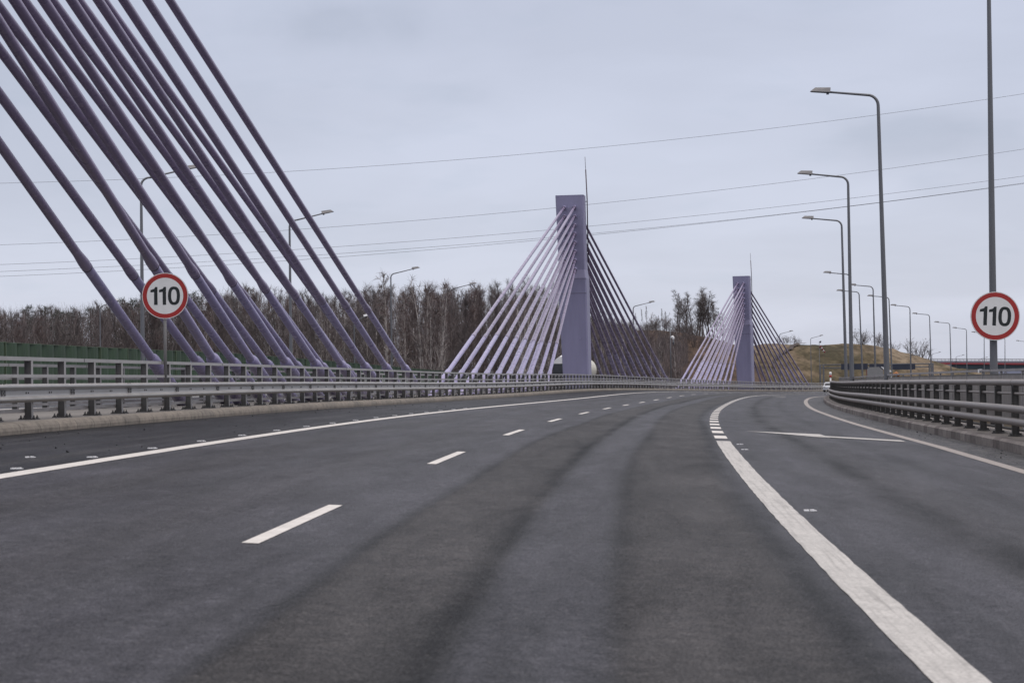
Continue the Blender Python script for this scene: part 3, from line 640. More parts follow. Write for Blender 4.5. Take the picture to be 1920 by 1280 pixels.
# ------------------------------------------------------------------ street lamps
def lamp_mesh(H, arm, r0, r1, rise, headw=.66):
    """pole at origin, arm reaching to local +X"""
    b = MB(); pts = [(0, 0, 0), (0, 0, .9), (0, 0, H*.5), (0, 0, H-.45)]; rd = [r0, r0*.98, (r0+r1)/2, r1]
    for k in range(1, 7):
        g = k/6*math.pi/2; pts.append((.42*(1-math.cos(g)), 0, H-.45+.42*math.sin(g))); rd.append(r1*(1-.2*k/6))
    pts.append((arm, 0, H+rise)); rd.append(r1*.62)
    b.tube(pts, rd, 12); pole = b.mesh('pole', M_lamp)
    b = MB(); ang = math.atan2(rise, arm); c_, s_ = math.cos(ang), math.sin(ang)
    def q(x, y, z): return (arm+x*c_-z*s_, y, H+rise+x*s_+z*c_)
    hw = headw
    vs = [q(-.12, -.12, -.01), q(hw, -.10, -.01), q(hw, .10, -.01), q(-.12, .12, -.01), q(-.12, -.09, .17), q(hw*.72, -.06, .15), q(hw*.72, .06, .15), q(-.12, .09, .17)]
    b.add(vs, [(4, 5, 6, 7), (0, 1, 5, 4), (1, 2, 6, 5), (2, 3, 7, 6), (3, 0, 4, 7)]); headm = b.mesh('lamp_head', M_head)
    b = MB(); vs = [q(-.12, -.12, -.01), q(hw, -.10, -.01), q(hw, .10, -.01), q(-.12, .12, -.01), q(-.08, -.1, -.045), q(hw*.9, -.08, -.03), q(hw*.9, .08, -.03), q(-.08, .1, -.045)]
    b.add(vs, [(3, 2, 1, 0), (7, 6, 5, 4), (0, 1, 5, 4), (1, 2, 6, 5), (2, 3, 7, 6), (3, 0, 4, 7)]); b.box(q(-.02, 0, -.06), (.10, .09, .08)); under = b.mesh('lamp_underside', M_headb)
    return pole, headm, under
def lamp(label, base, top_z, ang, arm=2.0, r0=.11, rise=.18, grp=None, name='street_lamp', headw=.66, r1=None):
    H = top_z-base.z
    t = thing(name, label, 'street lamp', base, ang, grp)
    pm, hm, um = lamp_mesh(H, arm, r0, r1 or r0*.55, rise, headw)
    link('pole', pm, t); h = link('lamp_head', hm, t); link('lamp_underside', um, h)
    b = MB(); b.box((0, 0, .012), (.4, .4, .024)); b.build('base_plate', M_postd, t)
    return t
RL = [(1646, 1664, 176, 75.5, 'big grey street lamp right of the road, second nearest of the right row'),
      (1590, 1597, 330, 100.5, 'grey street lamp of the right row, third nearest, second tallest head in the photo'),
      (1578, 1587, 412, 128, 'slim street lamp of the right row, fourth nearest, beside a taller one'),
      (1594, 1600, 513, 189, 'street lamp of the right row whose head reaches left beneath three taller ones'),
      (1611, 1618, 546, 223, 'street lamp of the right row, head lowest right among the four crossing poles'),
      (1637, 1642, 536, 210.5, 'street lamp right of the hill top, its head behind a thicker pole'),
      (1667, 1673, 556, 233.8, 'street lamp whose pole stands just right of the thickest pole in the cluster'),
      (1706, 1708, 574, 259.8, 'fine street lamp over the right hill slope with a small device on its pole'),
      (1743, 1747, 589, 290, 'fine street lamp at the foot of the grassy hill carrying a small camera'),
      (1781, 1784, 605, 322, 'distant street lamp above the left end of the overpass'),
      (1812, 1813, 616, 352, 'distant street lamp above the overpass, last before the right 110 sign'),
      (1845, 1845, 624, 385, 'distant street lamp whose head peeps out left of the right 110 sign'),
      (1884, 1884, 633, 420, 'distant street lamp just right of the pole of the right 110 sign'),
      (1925, 1925, 640, 455, 'distant street lamp head entering at the right border of the photo')]
for i, (px, pbx, hy, Y, lab) in enumerate(RL):
    top = at(px, hy, Y); base = at(pbx, 705, Y)
    sN = Y*1.02+1.5
    zb = PR(min(sN, 400), 15.0, 0).z
    if i < 3: zb -= .05
    ang = head(min(sN, 400))+math.pi
    t = lamp(lab, Vector((top.x+(base.x-top.x)*.5, Y, zb)), top.z, ang, 1.95, .115, .16, 'street lamps in a row right of the road')
    lean = math.atan2((top.x-base.x), (top.z-base.z)); t.rotation_euler = (0, 0, ang)
    m = Matrix.Rotation(lean*.9, 4, 'Y'); t.matrix_world = Matrix.Translation(t.location+Vector(((base.x-top.x)*.5, 0, 0))) @ m @ Matrix.Rotation(ang, 4, 'Z')
    if i == 7:
        b = MB(); b.box((-.35, 0, 6.0-.9), (.5, .3, .12)); b.build('traffic_sensor', M_headb, t)
    if i == 8:
        b = MB(); b.tube([(0, 0, 6.3), (.35, 0, 6.3)], .03, 6); b.tube([(.38, 0, 6.1), (.38, 0, 6.3)], .13, 10); b.build('camera_dome', M_headb, t)
# the lamp post that carries the right sign
s110 = 50.35; basep = PR(s110, 15.12, -.05); top = at(1853.5, -55, basep.y)
t = lamp('tall grey lamp post at the right edge that carries the round 110 sign', basep, top.z, head(s110)+math.pi, 2.2, .102, .18, 'street lamps in a row right of the road', r1=.05)
lean = math.atan2(top.x-basep.x, top.z-basep.z)
t.matrix_world = Matrix.Translation(basep) @ Matrix.Rotation(lean, 4, 'Y') @ Matrix.Rotation(head(s110)+math.pi, 4, 'Z')
Yr = basep.y-.24; c0 = at(1866, 592.5, Yr)
t = thing('speed_limit_sign', 'round red and white 110 sign fixed to the lamp post at the right', 'road sign', c0, -.05)
sign_parts(t, 45.8/FPX*Yr, .055)
b = MB(); b.box((0, .08, .3), (.34, .14, .05)); b.box((0, .08, -.3), (.34, .14, .05)); b.build('bracket', M_signb, t)
LL = [(264, 268, 332, 98, 11.0, 'grey street lamp behind the left 110 sign, its arm between the big cables'),
      (545, 546, 412, 124, 11.0, 'grey street lamp rising between the big cables, second of the left row'),
      (733, 735, 512, 188, 10, 'grey street lamp in front of the birch wood right of the last big cable'),
      (846, 848, 540, 214, 10, 'faint grey street lamp in front of the wood, fourth of the left row'),
      (938, 941, 553, 228, 10, 'faint street lamp in front of the wood behind the pale stay cables'),
      (1185, 1189, 573, 250, 10, 'street lamp seen through the dark cables right of the nearer pylon'),
      (1463, 1463, 625, 395, 10, 'small street lamp standing behind the crest of the grassy hill, near the farther pylon'),
      (1521, 1521, 633, 425, 10, 'small street lamp behind the grassy hill above the windsock'),
      (1748, 1748, 663, 600, 9, 'tiny street lamp beyond the hill right of the camera lamp'),
      (1793, 1793, 668, 640, 9, 'tiny street lamp above the overpass railing'),
      (1838, 1838, 672, 700, 9, 'tiny street lamp just left of the right sign pole')]
for i, (px, pbx, hy, Y, H, lab) in enumerate(LL):
    top = at(px, hy, Y); sN = min(Y*1.0, 400)
    base = Vector((at(pbx, 700, Y).x, Y, P(sN, -23.4, .14).z if Y < 300 else -4.0))
    t = lamp(lab, base, top.z, head(sN)+.15 if i > 0 else .1, 2.2, .115, .38, 'street lamps in a row beyond the opposite road')
for px, hy, Y, lab in ((187.5, 571, 150, 'short lamp post with a white head behind the green barrier, left of the first cable'), (664, 598, 165, 'short lamp post with a white head behind the green barrier by the last big cable')):
    top = at(px, hy, Y)
    t = thing('path_lamp', lab, 'street lamp', (top.x, Y, -3.5), 0, 'short lamps behind the green barrier')
    pm, hm, um = lamp_mesh(top.z+3.5, .95, .07, .045, .22, .5); link('pole', pm, t); h = link('lamp_head', hm, t); h.data.materials[0] = M_white; link('lamp_underside', um, h)
# camera mast with white dome
top = at(1256.5, 598, 215); t = thing('camera_mast', 'thin grey mast with a white dome camera in front of the brown slope', 'mast', (top.x, 215, -1.2))
b = MB(); b.tube([(0, 0, 0), (0, 0, top.z+1.2)], [.075, .04], 8); b.build('pole', M_lamp, t)
q = at(1259.5, 636.5, 215); b = MB(); b.tube([(.05, 0, q.z+1.35), (.1, 0, q.z+1.5), (.22, 0, q.z+1.55), (.3, 0, q.z+1.4), (.32, 0, q.z+1.15)], [.05, .08, .14, .16, .1], 10); b.build('dome_camera', M_white, t)
b = MB(); b.tube([(.32, 0, q.z+.6), (.32, 0, q.z+1.15)], .09, 8); b.build('camera_housing', M_headb, t)
# ------------------------------------------------------------------ green noise barrier
t = thing('noise_barrier', 'long dark green corrugated noise barrier in front of the wood', 'noise barrier')
b = MB(); bs = rng(20, 296, 1.55); vs = []; fs = []; uv = []
NB = -24.0
def bh(s): return float(np.interp(s, [60, 120, 200, 296], [2.16, 2.16, 1.58, 1.1]))
for i in range(len(bs)-1):
    s0, s1 = bs[i]+.02, bs[i+1]-.02
    for f_ in [q/12 for q in range(13)]:
        s = s0+(s1-s0)*f_; bulge = .16*math.sin(math.pi*f_)+.03*math.sin(math.pi*f_*8)
        vs += [P(s, NB+bulge, .05), P(s, NB+bulge, bh(bs[i]))]; uv += [(f_, 0), (f_, 1)]
    o = i*26
    fs += [(o+2*k, o+2*k+2, o+2*k+3, o+2*k+1) for k in range(12)]
b.add(vs, fs, uv, smooth=True); b.build('panels', M_green, t)['kind'] = 'stuff'
b = MB(); b.sweep([(-.05, .12), (-.01, .12), (-.01, 1.02), (-.05, 1.02)], rng(20, 296, 2), lambda s, n, u: P(s, n, (u if u < .5 else bh(s)-.02)), NB); b.build('backing', M_green, t)
b = MB(); b.sweep([(-.06, -.01), (.12, -.01), (.12, .015), (-.06, .015)], bs, lambda s, n, u: P(s, n, bh(s)+u), NB); b.build('coping', M_greenp, t)
for s in np.arange(22, 296, 4.2): 
    b = MB(); rm = Matrix.Rotation(head(s), 3, 'Z'); h_ = bh(s)+.03; b.box(P(s, NB+.06, h_/2), (.16, .05, h_), rm); b.build('post', M_greenp, t)
# ------------------------------------------------------------------ terrain
def hterrain(x, y):
    z = -7.5
    # wooded bank on the left
    d = x-(-26-.0*y); bank = 1/(1+math.exp((x+36-.16*max(y-120, 0))/6)) ; z += 4.2*bank*min(1, max(0, (y-60)/60))
    z += 3.0*math.exp(-((x+60)/55)**2-((y-330)/110)**2)
    if y > 1200: z += 20*math.exp(-((x-690)/210)**2-((y-2600)/400)**2)
    return z
xs = sorted(set([-2500, -1400, -800, -500, -350]+rng(-260, 300, 8)+[340, 400, 500, 650, 900, 1400, 2600])); ys = sorted(set([-200, -120, -60]+rng(-20, 620, 10)+[680, 760, 880, 1000, 1200, 1500, 2000, 2600, 3200, 4500, 8000]))
b = MB(); m = len(xs); b.add([(x, y, hterrain(x, y)) for y in ys for x in xs], [(j*m+i, j*m+i+1, (j+1)*m+i+1, (j+1)*m+i) for j in range(len(ys)-1) for i in range(m-1)], smooth=True)
o = b.build('ground', M_ground); o['kind'] = 'structure'
def fnoise(x, y, k=1.0):
    return (math.sin(x*.31*k+1.3)*math.cos(y*.17*k)+.5*math.sin(x*.73*k-y*.41*k)+.25*math.sin(x*1.9*k+y*.9*k))
def mound(name, mat, pxs, tops, Y0, Yr, z0, sl=.9, amp=.35, rows=26, back=60):
    """a hill whose front foot is at Y0, ridge at Yr; ridge heights follow the given pixel profile"""
    cols = 90; vs = []; b = MB(); a0, a1 = pxs[0], pxs[-1]
    for j in range(rows+1):
        f_ = j/rows
        for i in range(cols+1):
            px = a0+(a1-a0)*i/cols; ty = float(np.interp(px, pxs, tops)); rid = at(px, ty, Yr)
            if f_ <= .75:
                g = f_/.75; Y = Y0+(Yr-Y0)*g; hz = z0+(rid.z-z0)*(math.sin(g*math.pi/2)**sl)
            else:
                g = (f_-.75)/.25; Y = Yr+back*g; hz = rid.z+(z0-2-rid.z)*g*g*(3-2*g)
            x = rid.x*(Y/Yr)**.55; n_ = fnoise(x, Y)*amp*min(1, 4*f_)*(0.35 if .6 < f_ < .85 else 1)
            vs.append((x, Y, hz+n_))
    m = cols+1; b.add(vs, [(j*m+i, j*m+i+1, (j+1)*m+i+1, (j+1)*m+i) for j in range(rows) for i in range(cols)], smooth=True)
    o = b.build(name, mat); o['kind'] = 'structure'; return o
HPX = [1330, 1380, 1430, 1460, 1500, 1560, 1600, 1640, 1680, 1710, 1740, 1770, 1800, 1850, 1900]
HTY = [655, 652, 646, 645, 646, 646.5, 645, 648, 659, 665, 675, 684, 692, 703, 716]
mound('grassy_hill', M_grass, HPX, HTY, 412, 480, -6.5, .9, .45)
BPX = [1040, 1090, 1130, 1180, 1230, 1280, 1330, 1380, 1420]
BTY = [640, 632, 628, 622, 618, 624, 634, 648, 690]
mound('brown_slope', M_brown, BPX, BTY, 320, 380, -5.5, .9, .35)
# worn grey track crossing the grassy hill
def hill_pt(px, g, lift):
    rid = at(px, float(np.interp(px, HPX, HTY)), 480); Y = 412+68*g; x = rid.x*(Y/480)**.55
    return Vector((x, Y, -6.5+(rid.z+6.5)*(math.sin(g*math.pi/2)**.9)+fnoise(x, Y)*.45*min(1, 3*g)*(0.35 if g > .8 else 1)+lift))
b = MB(); vs = []
for i in range(41):
    f_ = i/40; px = 1428+82*f_; g = .34+.60*f_**.8; w_ = .030+.012*math.sin(i*.9)
    vs += [hill_pt(px, g-w_, .45), hill_pt(px, g+w_, .45)]
b.add(vs, [(2*i, 2*i+1, 2*i+3, 2*i+2) for i in range(40)], smooth=True); o = b.build('track', groundmat('bare track', [(.4, (.055, .047, .045)), (.6, (.085, .072, .07))], .3, 1.5)); o['kind'] = 'structure'
# ------------------------------------------------------------------ trees
def limb(bt, p, d, L, r, n, seg, wob, lift, drp=0.0):
    pts = [p.copy()]; rd = [r]; q = p.copy(); dd = d.copy()
    for i in range(n):
        dd = (dd+Vector((random.gauss(0, wob), random.gauss(0, wob), random.gauss(lift, wob*.5)-drp*.35*(i+1)/n))).normalized()
        q = q+dd*(L/n); pts.append(q.copy()); rd.append(max(r*(1-.75*(i+1)/n), .005))
    bt.tube(pts, rd, seg, caps=False); return pts, rd
def twig(bc, p, d, L, drp):
    w_ = random.uniform(.007, .013); sd = d.cross(Vector((random.gauss(0, 1), random.gauss(0, 1), random.gauss(0, 1))))
    if sd.length < .05: return
    sd = sd.normalized()*w_; m_ = p+d*L*.5+Vector((0, 0, -drp*.1*L)); e = p+d*L+Vector((0, 0, -drp*.45*L))
    bc.add([p-sd, p+sd, m_+sd*.8, m_-sd*.8, e], [(0, 1, 2, 3), (3, 2, 4)])
def rdir(ax, ang):
    a = random.uniform(0, 2*math.pi); u = ax.cross(Vector((math.cos(a), math.sin(a), .13)))
    if u.length < .1: u = Vector((1, 0, 0))
    return (ax*math.cos(ang)+u.normalized()*math.sin(ang)).normalized()
def make_tree(seed, H, r, nl, spread, Ll, drp, first, stems=1, tl=.75, subs=6, tws=6):
    """bare deciduous tree: pole like stem(s), rising limbs, fine side twigs"""
    random.seed(seed); bt = MB(); bc = MB()
    for st_ in range(stems):
        a = random.uniform(0, 6.28); d0 = Vector((math.cos(a)*(.10 if stems > 1 else .02), math.sin(a)*(.10 if stems > 1 else .02), 1)).normalized(); Hs = H*(1 if st_ == 0 else random.uniform(.75, .95))
        pts, rd = limb(bt, Vector((0, 0, 0)), d0, Hs, r*(1 if st_ == 0 else .7), 9, 7, .035, .02)
        for k in range(nl):
            f_ = first+(1-first)*((k+random.random())/nl)**.9; f_ = min(f_, .985); i = min(int(f_*9), 8); pp = pts[i].lerp(pts[i+1], f_*9-i); ax = (pts[i+1]-pts[i]).normalized()
            L = Ll*(1.15-.85*((f_-first)/(1-first)))*random.uniform(.6, 1.2)
            lp, lr = limb(bt, pp, rdir(ax, spread*random.uniform(.7, 1.25)), L, rd[i]*.38, 4, 4, .13, .10)
            for j in range(subs):
                g = random.uniform(.2, 1); i2 = min(int(g*4), 3); p2 = lp[i2].lerp(lp[i2+1], g*4-i2); ax2 = (lp[i2+1]-lp[i2]).normalized()
                sp_, sr_ = limb(bt, p2, rdir(ax2, .55*random.uniform(.6, 1.4)), L*random.uniform(.25, .5)*(1.25-g*.5), .014, 3, 3, .14, .08, drp*.3)
                for m in range(tws):
                    h = random.random(); i3 = min(int(h*3), 2); p3 = sp_[i3].lerp(sp_[i3+1], h*3-i3); twig(bc, p3, rdir((sp_[i3+1]-sp_[i3]).normalized(), random.uniform(.2, .8)), tl*random.uniform(.4, 1.2), drp)
    return bt, bc
TREES = {}
for nm, args, bk, tw in (('a', (11, 14, .15, 30, .62, 3.0, .0, .26), M_bark, M_twig), ('b', (12, 14, .13, 36, .50, 2.2, .0, .34), M_bark, M_twigr),
                         ('c', (13, 13, .15, 20, .72, 3.4, .0, .22, 2), M_barkd, M_twigg), ('d', (14, 14, .12, 34, .42, 2.0, .1, .40), M_barkd, M_twig), ('e', (15, 14, .11, 18, .5, 2.2, .0, .35, 3), M_bark, M_twigg),
                         ('birch', (21, 14, .13, 34, .45, 2.3, .8, .26), M_birch, M_twigr), ('birch2', (22, 14, .10, 20, .42, 2.3, .7, .28, 3), M_birch, M_twig)):
    bt, bc = make_tree(*args); TREES[nm] = (bt.mesh('trunk', bk), bc.mesh('crown', tw))
random.seed(31)
# bushes: many stems from the ground
def make_bush(seed, H, stems, tw):
    random.seed(seed); bt = MB(); bc = MB()
    for k in range(stems):
        a = random.uniform(0, 2*math.pi); rr = random.uniform(0, 1.1); p = Vector((math.cos(a)*rr, math.sin(a)*rr, 0))
        lp, lr = limb(bt, p, Vector((math.cos(a)*.4*rr, math.sin(a)*.4*rr, 1)).normalized(), H*random.uniform(.6, 1), .03, 4, 4, .12, .04)
        for j in range(7):
            g = random.uniform(.25, 1); i2 = min(int(g*4), 3); p2 = lp[i2].lerp(lp[i2+1], g*4-i2)
            sp_, sr_ = limb(bt, p2, rdir((lp[i2+1]-lp[i2]).normalized(), .6), H*random.uniform(.15, .32), .012, 3, 3, .14, .06)
            for m in range(6):
                h = random.random(); i3 = min(int(h*3), 2); twig(bc, sp_[i3].lerp(sp_[i3+1], h*3-i3), rdir((sp_[i3+1]-sp_[i3]).normalized(), random.uniform(.2, .9)), .45*random.uniform(.4, 1.2), 0)
    return bt.mesh('stems', M_barkd), bc.mesh('twigs', tw)
BUSH = [make_bush(41, 3.2, 16, M_twigr), make_bush(42, 3.0, 16, M_twig), make_bush(43, 2.6, 16, M_twigg)]
def make_pine(seed):
    random.seed(seed); bt = MB(); bc = MB(); bt.tube([(0, 0, 0), (.1, 0, 7), (0, 0, 13)], [.17, .12, .03], 6)
    for k in range(34):
        z = 5.2+7.6*k/33; a = k*2.4; L = (1-.75*(z-5)/8)*2.4*random.uniform(.7, 1.15); d = Vector((math.cos(a), math.sin(a), .25)).normalized(); p = Vector((0, 0, z)); bt.tube([p, p+d*L], [.03, .01], 3, False)
        for j in range(70):
            q = p+d*L*random.uniform(.25, 1.05)+Vector((random.gauss(0, .22), random.gauss(0, .22), random.gauss(.05, .14)))
            u = Vector((random.gauss(0, 1), random.gauss(0, 1), random.gauss(.3, .6))).normalized(); v = u.cross(Vector((random.gauss(0, 1), random.gauss(0, 1), random.gauss(0, 1)))).normalized()
            bc.add([q-v*.03, q+v*.03, q+u*.30], [(0, 1, 2)])
    return bt.mesh('trunk', M_barkd), bc.mesh('crown', M_pine)
PINE = make_pine(51)
random.seed(77)
TREE_TOP = ([0, 60, 150, 230, 300, 400, 440, 520, 600, 660, 720, 780, 830, 900, 960, 1040, 1100, 1150, 1200, 1260],
            [571, 572, 568, 556, 546, 541, 526, 536, 541, 538, 520, 530, 520, 524, 512, 525, 562, 584, 598, 612])
def gz(x, y): return hterrain(x, y)-.15
def plant(kind, px, Y, H, zb, label, grp, cat='tree', nm=None, wide=1.0):
    tm, cm = kind; x = at(px, 700, Y).x; t = thing(nm or ('bush' if cat == 'bush' else 'tree'), label, cat, (x, Y, zb), random.uniform(0, 6.28), grp)
    h0 = max(v.co.z for v in cm.vertices) if 'h' not in cm else cm['h']
    cm['h'] = h0; k = H/h0; t.scale = (k*wide, k*wide, k)
    if cat == 'bush': link('stems', tm, t); link('twigs', cm, t)
    else: link('trunk', tm, t); link('crown', cm, t)
    return t
n_tr = 0
for Y, step, nearrow in ((196, 30, 1), (206, 32, 1), (216, 32, 0), (228, 34, 0), (242, 36, 0), (256, 36, 0), (270, 36, 0), (282, 36, 0)):
    px = -20+random.uniform(0, 30)
    while px < 1265:
        Yt = Y+random.uniform(-5, 5)+(25 if px > 1000 else 0); pxx = px+random.uniform(-10, 10)
        ty = float(np.interp(pxx, *TREE_TOP)); q = at(pxx, ty+random.uniform(-4, 20)+(6 if nearrow else 0), Yt); zb = gz(q.x, Yt); H = q.z-zb
        if H > 4:
            if pxx < 380 and random.random() < .3 and not nearrow: plant(PINE, pxx, Yt, H*1.0, zb, 'dark evergreen pine standing among bare trees at the left of the wood', 'pines in the wood', nm='pine_tree', wide=1.2)
            else:
                r_ = random.random()
                if r_ < (.42 if nearrow else .14) and pxx > 380: k_, lb, g_ = random.choice(['birch', 'birch2']), 'slender birch with pale trunk among the bare trees of the wood', 'birches in the wood'
                else: k_, lb, g_ = random.choice('abcde'), 'bare brown tree in the wood behind the green barrier', 'bare trees of the wood'
                plant(TREES[k_], pxx, Yt, H, zb, lb, g_, nm='birch_tree' if 'birch' in k_ else 'bare_tree', wide=random.uniform(.85, 1.15)*(13/max(H, 8))**.4)
            n_tr += 1
        px += step*random.uniform(.8, 1.2)
for px, Y, ty, lb in ((724, 192, 500, 'tallest slender birch of the wood, its top above the lamp left of centre'), (808, 190, 512, 'pale trunked birch with forked white stem in front of the wood, right of centre lamp'), (832, 191, 520, 'pale birch with a wide crown standing left of the pale cables'), (788, 189, 600, 'low pale birch forking into a fan of white stems at the edge of the wood')):
    q = at(px, ty, Y); zb = gz(q.x, Y); plant(TREES['birch' if px != 808 else 'birch2'], px, Y, q.z-zb, zb, lb, None, nm='birch_tree')
# undergrowth of the wood: one mass nobody could count
random.seed(5); b = MB()
for k in range(80000):
    px = random.uniform(-30, 1290); Y = random.uniform(198, 285)+(20 if px > 1000 else 0); x = at(px, 700, Y).x
    hmax = .84*((float(at(px, float(np.interp(px, *TREE_TOP)), Y).z))-gz(x, Y)); z = gz(x, Y)+random.uniform(0, 1)**1.25*hmax
    u = Vector((random.gauss(0, .3), random.gauss(0, .3), 1)).normalized(); v = Vector((random.gauss(0, 1), random.gauss(0, .6), random.gauss(0, .2))).normalized()*random.uniform(.010, .028); L = random.uniform(.8, 2.4)
    p = Vector((x, Y, z)); b.add([p-v, p+v, p+u*L+v*.3, p+u*L-v*.3], [(0, 1, 2, 3)])
o = b.build('undergrowth', M_twig); o['kind'] = 'stuff'; o['label'] = 'dense brown undergrowth filling the wood between the trunks'
# shrubs and trees on the brown slope and on the hill
random.seed(9)
def slope_z(px, Y, Y0, Yr, pxs, tops, z0):
    rid = at(px, float(np.interp(px, pxs, tops)), Yr); g = (Y-Y0)/(Yr-Y0); return z0+(rid.z-z0)*(math.sin(max(0, min(1, g))*math.pi/2)**.9)
for k in range(46):
    px = random.uniform(1105, 1345); Y = random.uniform(345, 384); zb = slope_z(px, Y, 320, 380, BPX, BTY, -5.5)-.3
    plant(random.choice(BUSH), px*1.0, Y, random.uniform(2.2, 4.2), zb, 'reddish brown leafless shrub on the brown slope between the two pylons', 'shrubs on the brown slope', 'bush', 'shrub', 1.3)
for px, ty in ((1150, 585), (1168, 590), (1196, 585), (1205, 578), (1214, 572), (1222, 588), (1236, 590), (1243, 577), (1250, 582), (1182, 598), (1230, 600)):
    Y = random.uniform(376, 388); q = at(px, ty, Y); zb = slope_z(px, 380, 320, 380, BPX, BTY, -5.5)-.4
    plant(TREES[random.choice('db')], px, Y, q.z-zb, zb, 'small bare upright tree on top of the brown slope between the pylons', 'small trees on the brown slope', nm='bare_tree', wide=.8)
for px, ty, k_, lb in ((1270, 562, 'c', 'bare dark tree on the slope, leftmost of the tall clump beside the farther pylon'), (1287, 545, 'a', 'tall bare tree in the clump on the slope, second from the left'), (1300, 550, 'c', 'bare tree in the middle of the tall clump on the slope'), (1312, 541, 'c', 'broad bare tree right of the middle of the tall clump on the slope'), (1322, 560, 'a', 'lower bare tree in the clump, leaning towards the pale cables'), (1334, 535, 'a', 'tallest bare tree of the clump on the slope left of the farther pylon'), (1348, 560, 'b', 'bare tree behind the pale cables of the farther pylon'), (1358, 575, 'c', 'small bare tree half hidden by the farther pylon'), (1276, 556, 'e', 'many stemmed bare tree in the left half of the clump on the slope'), (1294, 540, 'e', 'many stemmed bare tree left of the middle of the clump on the slope'), (1306, 548, 'e', 'dense many stemmed tree in the middle of the clump on the slope'), (1318, 545, 'e', 'many stemmed bare tree just right of the middle of the clump'), (1328, 543, 'c', 'bare tree beside the tallest one of the clump on the slope'), (1342, 548, 'e', 'many stemmed bare tree at the right end of the clump on the slope')):
    Y = random.uniform(378, 392); q = at(px, ty, Y); zb = slope_z(px, 380, 320, 380, BPX, BTY, -5.5)-.5
    plant(TREES[k_], px, Y, q.z-zb, zb, lb, None, nm='bare_tree', wide=1.6)
def hill_z(px, off=0): return at(px, float(np.interp(px, HPX, HTY)), 480).z+off
for px, H, lb in ((1470, 2.6, 'dark low bush on the hill crest just right of the farther pylon'), (1482, 3.0, 'dark bush on the hill crest, second from the farther pylon'), (1498, 2.2, 'small dark bush on the hill crest below the first distant lamp'), (1612, 4.6, 'round leafless bush on top of the grassy hill between the lamp poles'), (1620, 3.6, 'second leafless bush on the hill top, right of the round one'), (1645, 4.2, 'leafless bush on the right shoulder of the grassy hill'), (1655, 3.4, 'dark bush beside the thickest lamp pole on the hill shoulder'), (1677, 3.0, 'small bush on the hill just right of the thickest lamp pole'), (1718, 5.2, 'sparse leafless tree on the right slope of the hill, left of the camera lamp'), (1732, 4.4, 'sparse leafless tree on the lower right slope of the hill')):
    plant(BUSH[random.randrange(3)], px, 480, H, hill_z(px, -.3), lb, None, 'bush', 'bush', 1.25)
# ------------------------------------------------------------------ windsock
top = at(1536, 640, 330); t = thing('windsock', 'red and white striped windsock hanging from a thin mast in front of the grassy hill', 'windsock', (top.x, 330, -3.2))
b = MB(); b.tube([(0, 0, 0), (0, 0, top.z+3.2)], [.06, .035], 6); b.build('mast', M_lamp, t)
q0 = at(1537.5, 649, 330); q1 = at(1547, 661, 330); o0 = Vector((top.x, 330, -3.2))
b = MB(); 
for k in range(5):
    a_, c_ = q0.lerp(q1, k/5)-o0, q0.lerp(q1, (k+1)/5)-o0; b.tube([a_, c_], [.22-.022*k, .22-.022*(k+1)], 12, True, mi=k % 2)
b.build('sock', [pbr('faded red cloth', (.16, .03, .035), .8), pbr('greyish white cloth', (.42, .38, .38), .8)], t)
b = MB(); b.tube([q0-o0+Vector((0, 0, .6)), q0-o0+Vector((.15, 0, .9))], .14, 8); b.build('beacon', M_headb, t)
# red and white marker post
q = at(1557.3, 712, 150); top = at(1557, 697, 150); t = thing('marker_post', 'small red and white marker post above the far end of the tube railing', 'marker post', (q.x, 150, q.z-.9))
zz = top.z-q.z+.9; b = MB(); b.tube([(0, 0, 0), (0, 0, zz-.42)], .055, 12); b.tube([(0, 0, zz-.25), (0, 0, zz-.05), (0, 0, zz)], [.09, .09, .05], 12); b.build('white_bands', M_white, t)
b = MB(); b.tube([(0, 0, zz-.42), (0, 0, zz-.25)], .09, 12); b.build('red_band', M_red, t)
# ------------------------------------------------------------------ gantry over the far road
Yg = 398; g0 = at(1541, 700, Yg); g1 = at(1746, 700, Yg); t = thing('sign_gantry', 'grey steel sign gantry with dark blue panels spanning the far road below the hill', 'gantry', (g0.x, Yg, -7))
Lg = g1.x-g0.x; zt = at(1541, 684, Yg).z+7; zb_ = at(1541, 690, Yg).z+7; zr_ = at(1746, 681.5, Yg).z+7; zq_ = at(1746, 687.5, Yg).z+7
for x_, z_ in ((0, zt), (Lg, zr_)):
    b = MB(); b.box((x_-.35, 0, z_/2), (.3, .3, z_)); b.box((x_+.35, 0, z_/2), (.3, .3, z_)); b.build('leg', M_lamp, t)
b = MB(); b.tube([(-.5, 0, zt), (Lg+.5, 0, zr_)], .11, 8); b.build('upper_chord', M_lamp, t); b = MB(); b.tube([(-.5, 0, zb_), (Lg+.5, 0, zq_)], .11, 8); b.build('lower_chord', M_lamp, t)
for x0_, x1_ in ((1577, 1627), (1630, 1668), (1672, 1716)):
    a_ = at(x0_, 682, Yg-.5); c_ = at(x1_, 692.5, Yg-.5); b = MB(); b.box(((a_.x+c_.x)/2-g0.x, -.5, (a_.z+c_.z)/2+7), (c_.x-a_.x, .15, a_.z-c_.z)); b.build('sign_panel', M_navy, t)
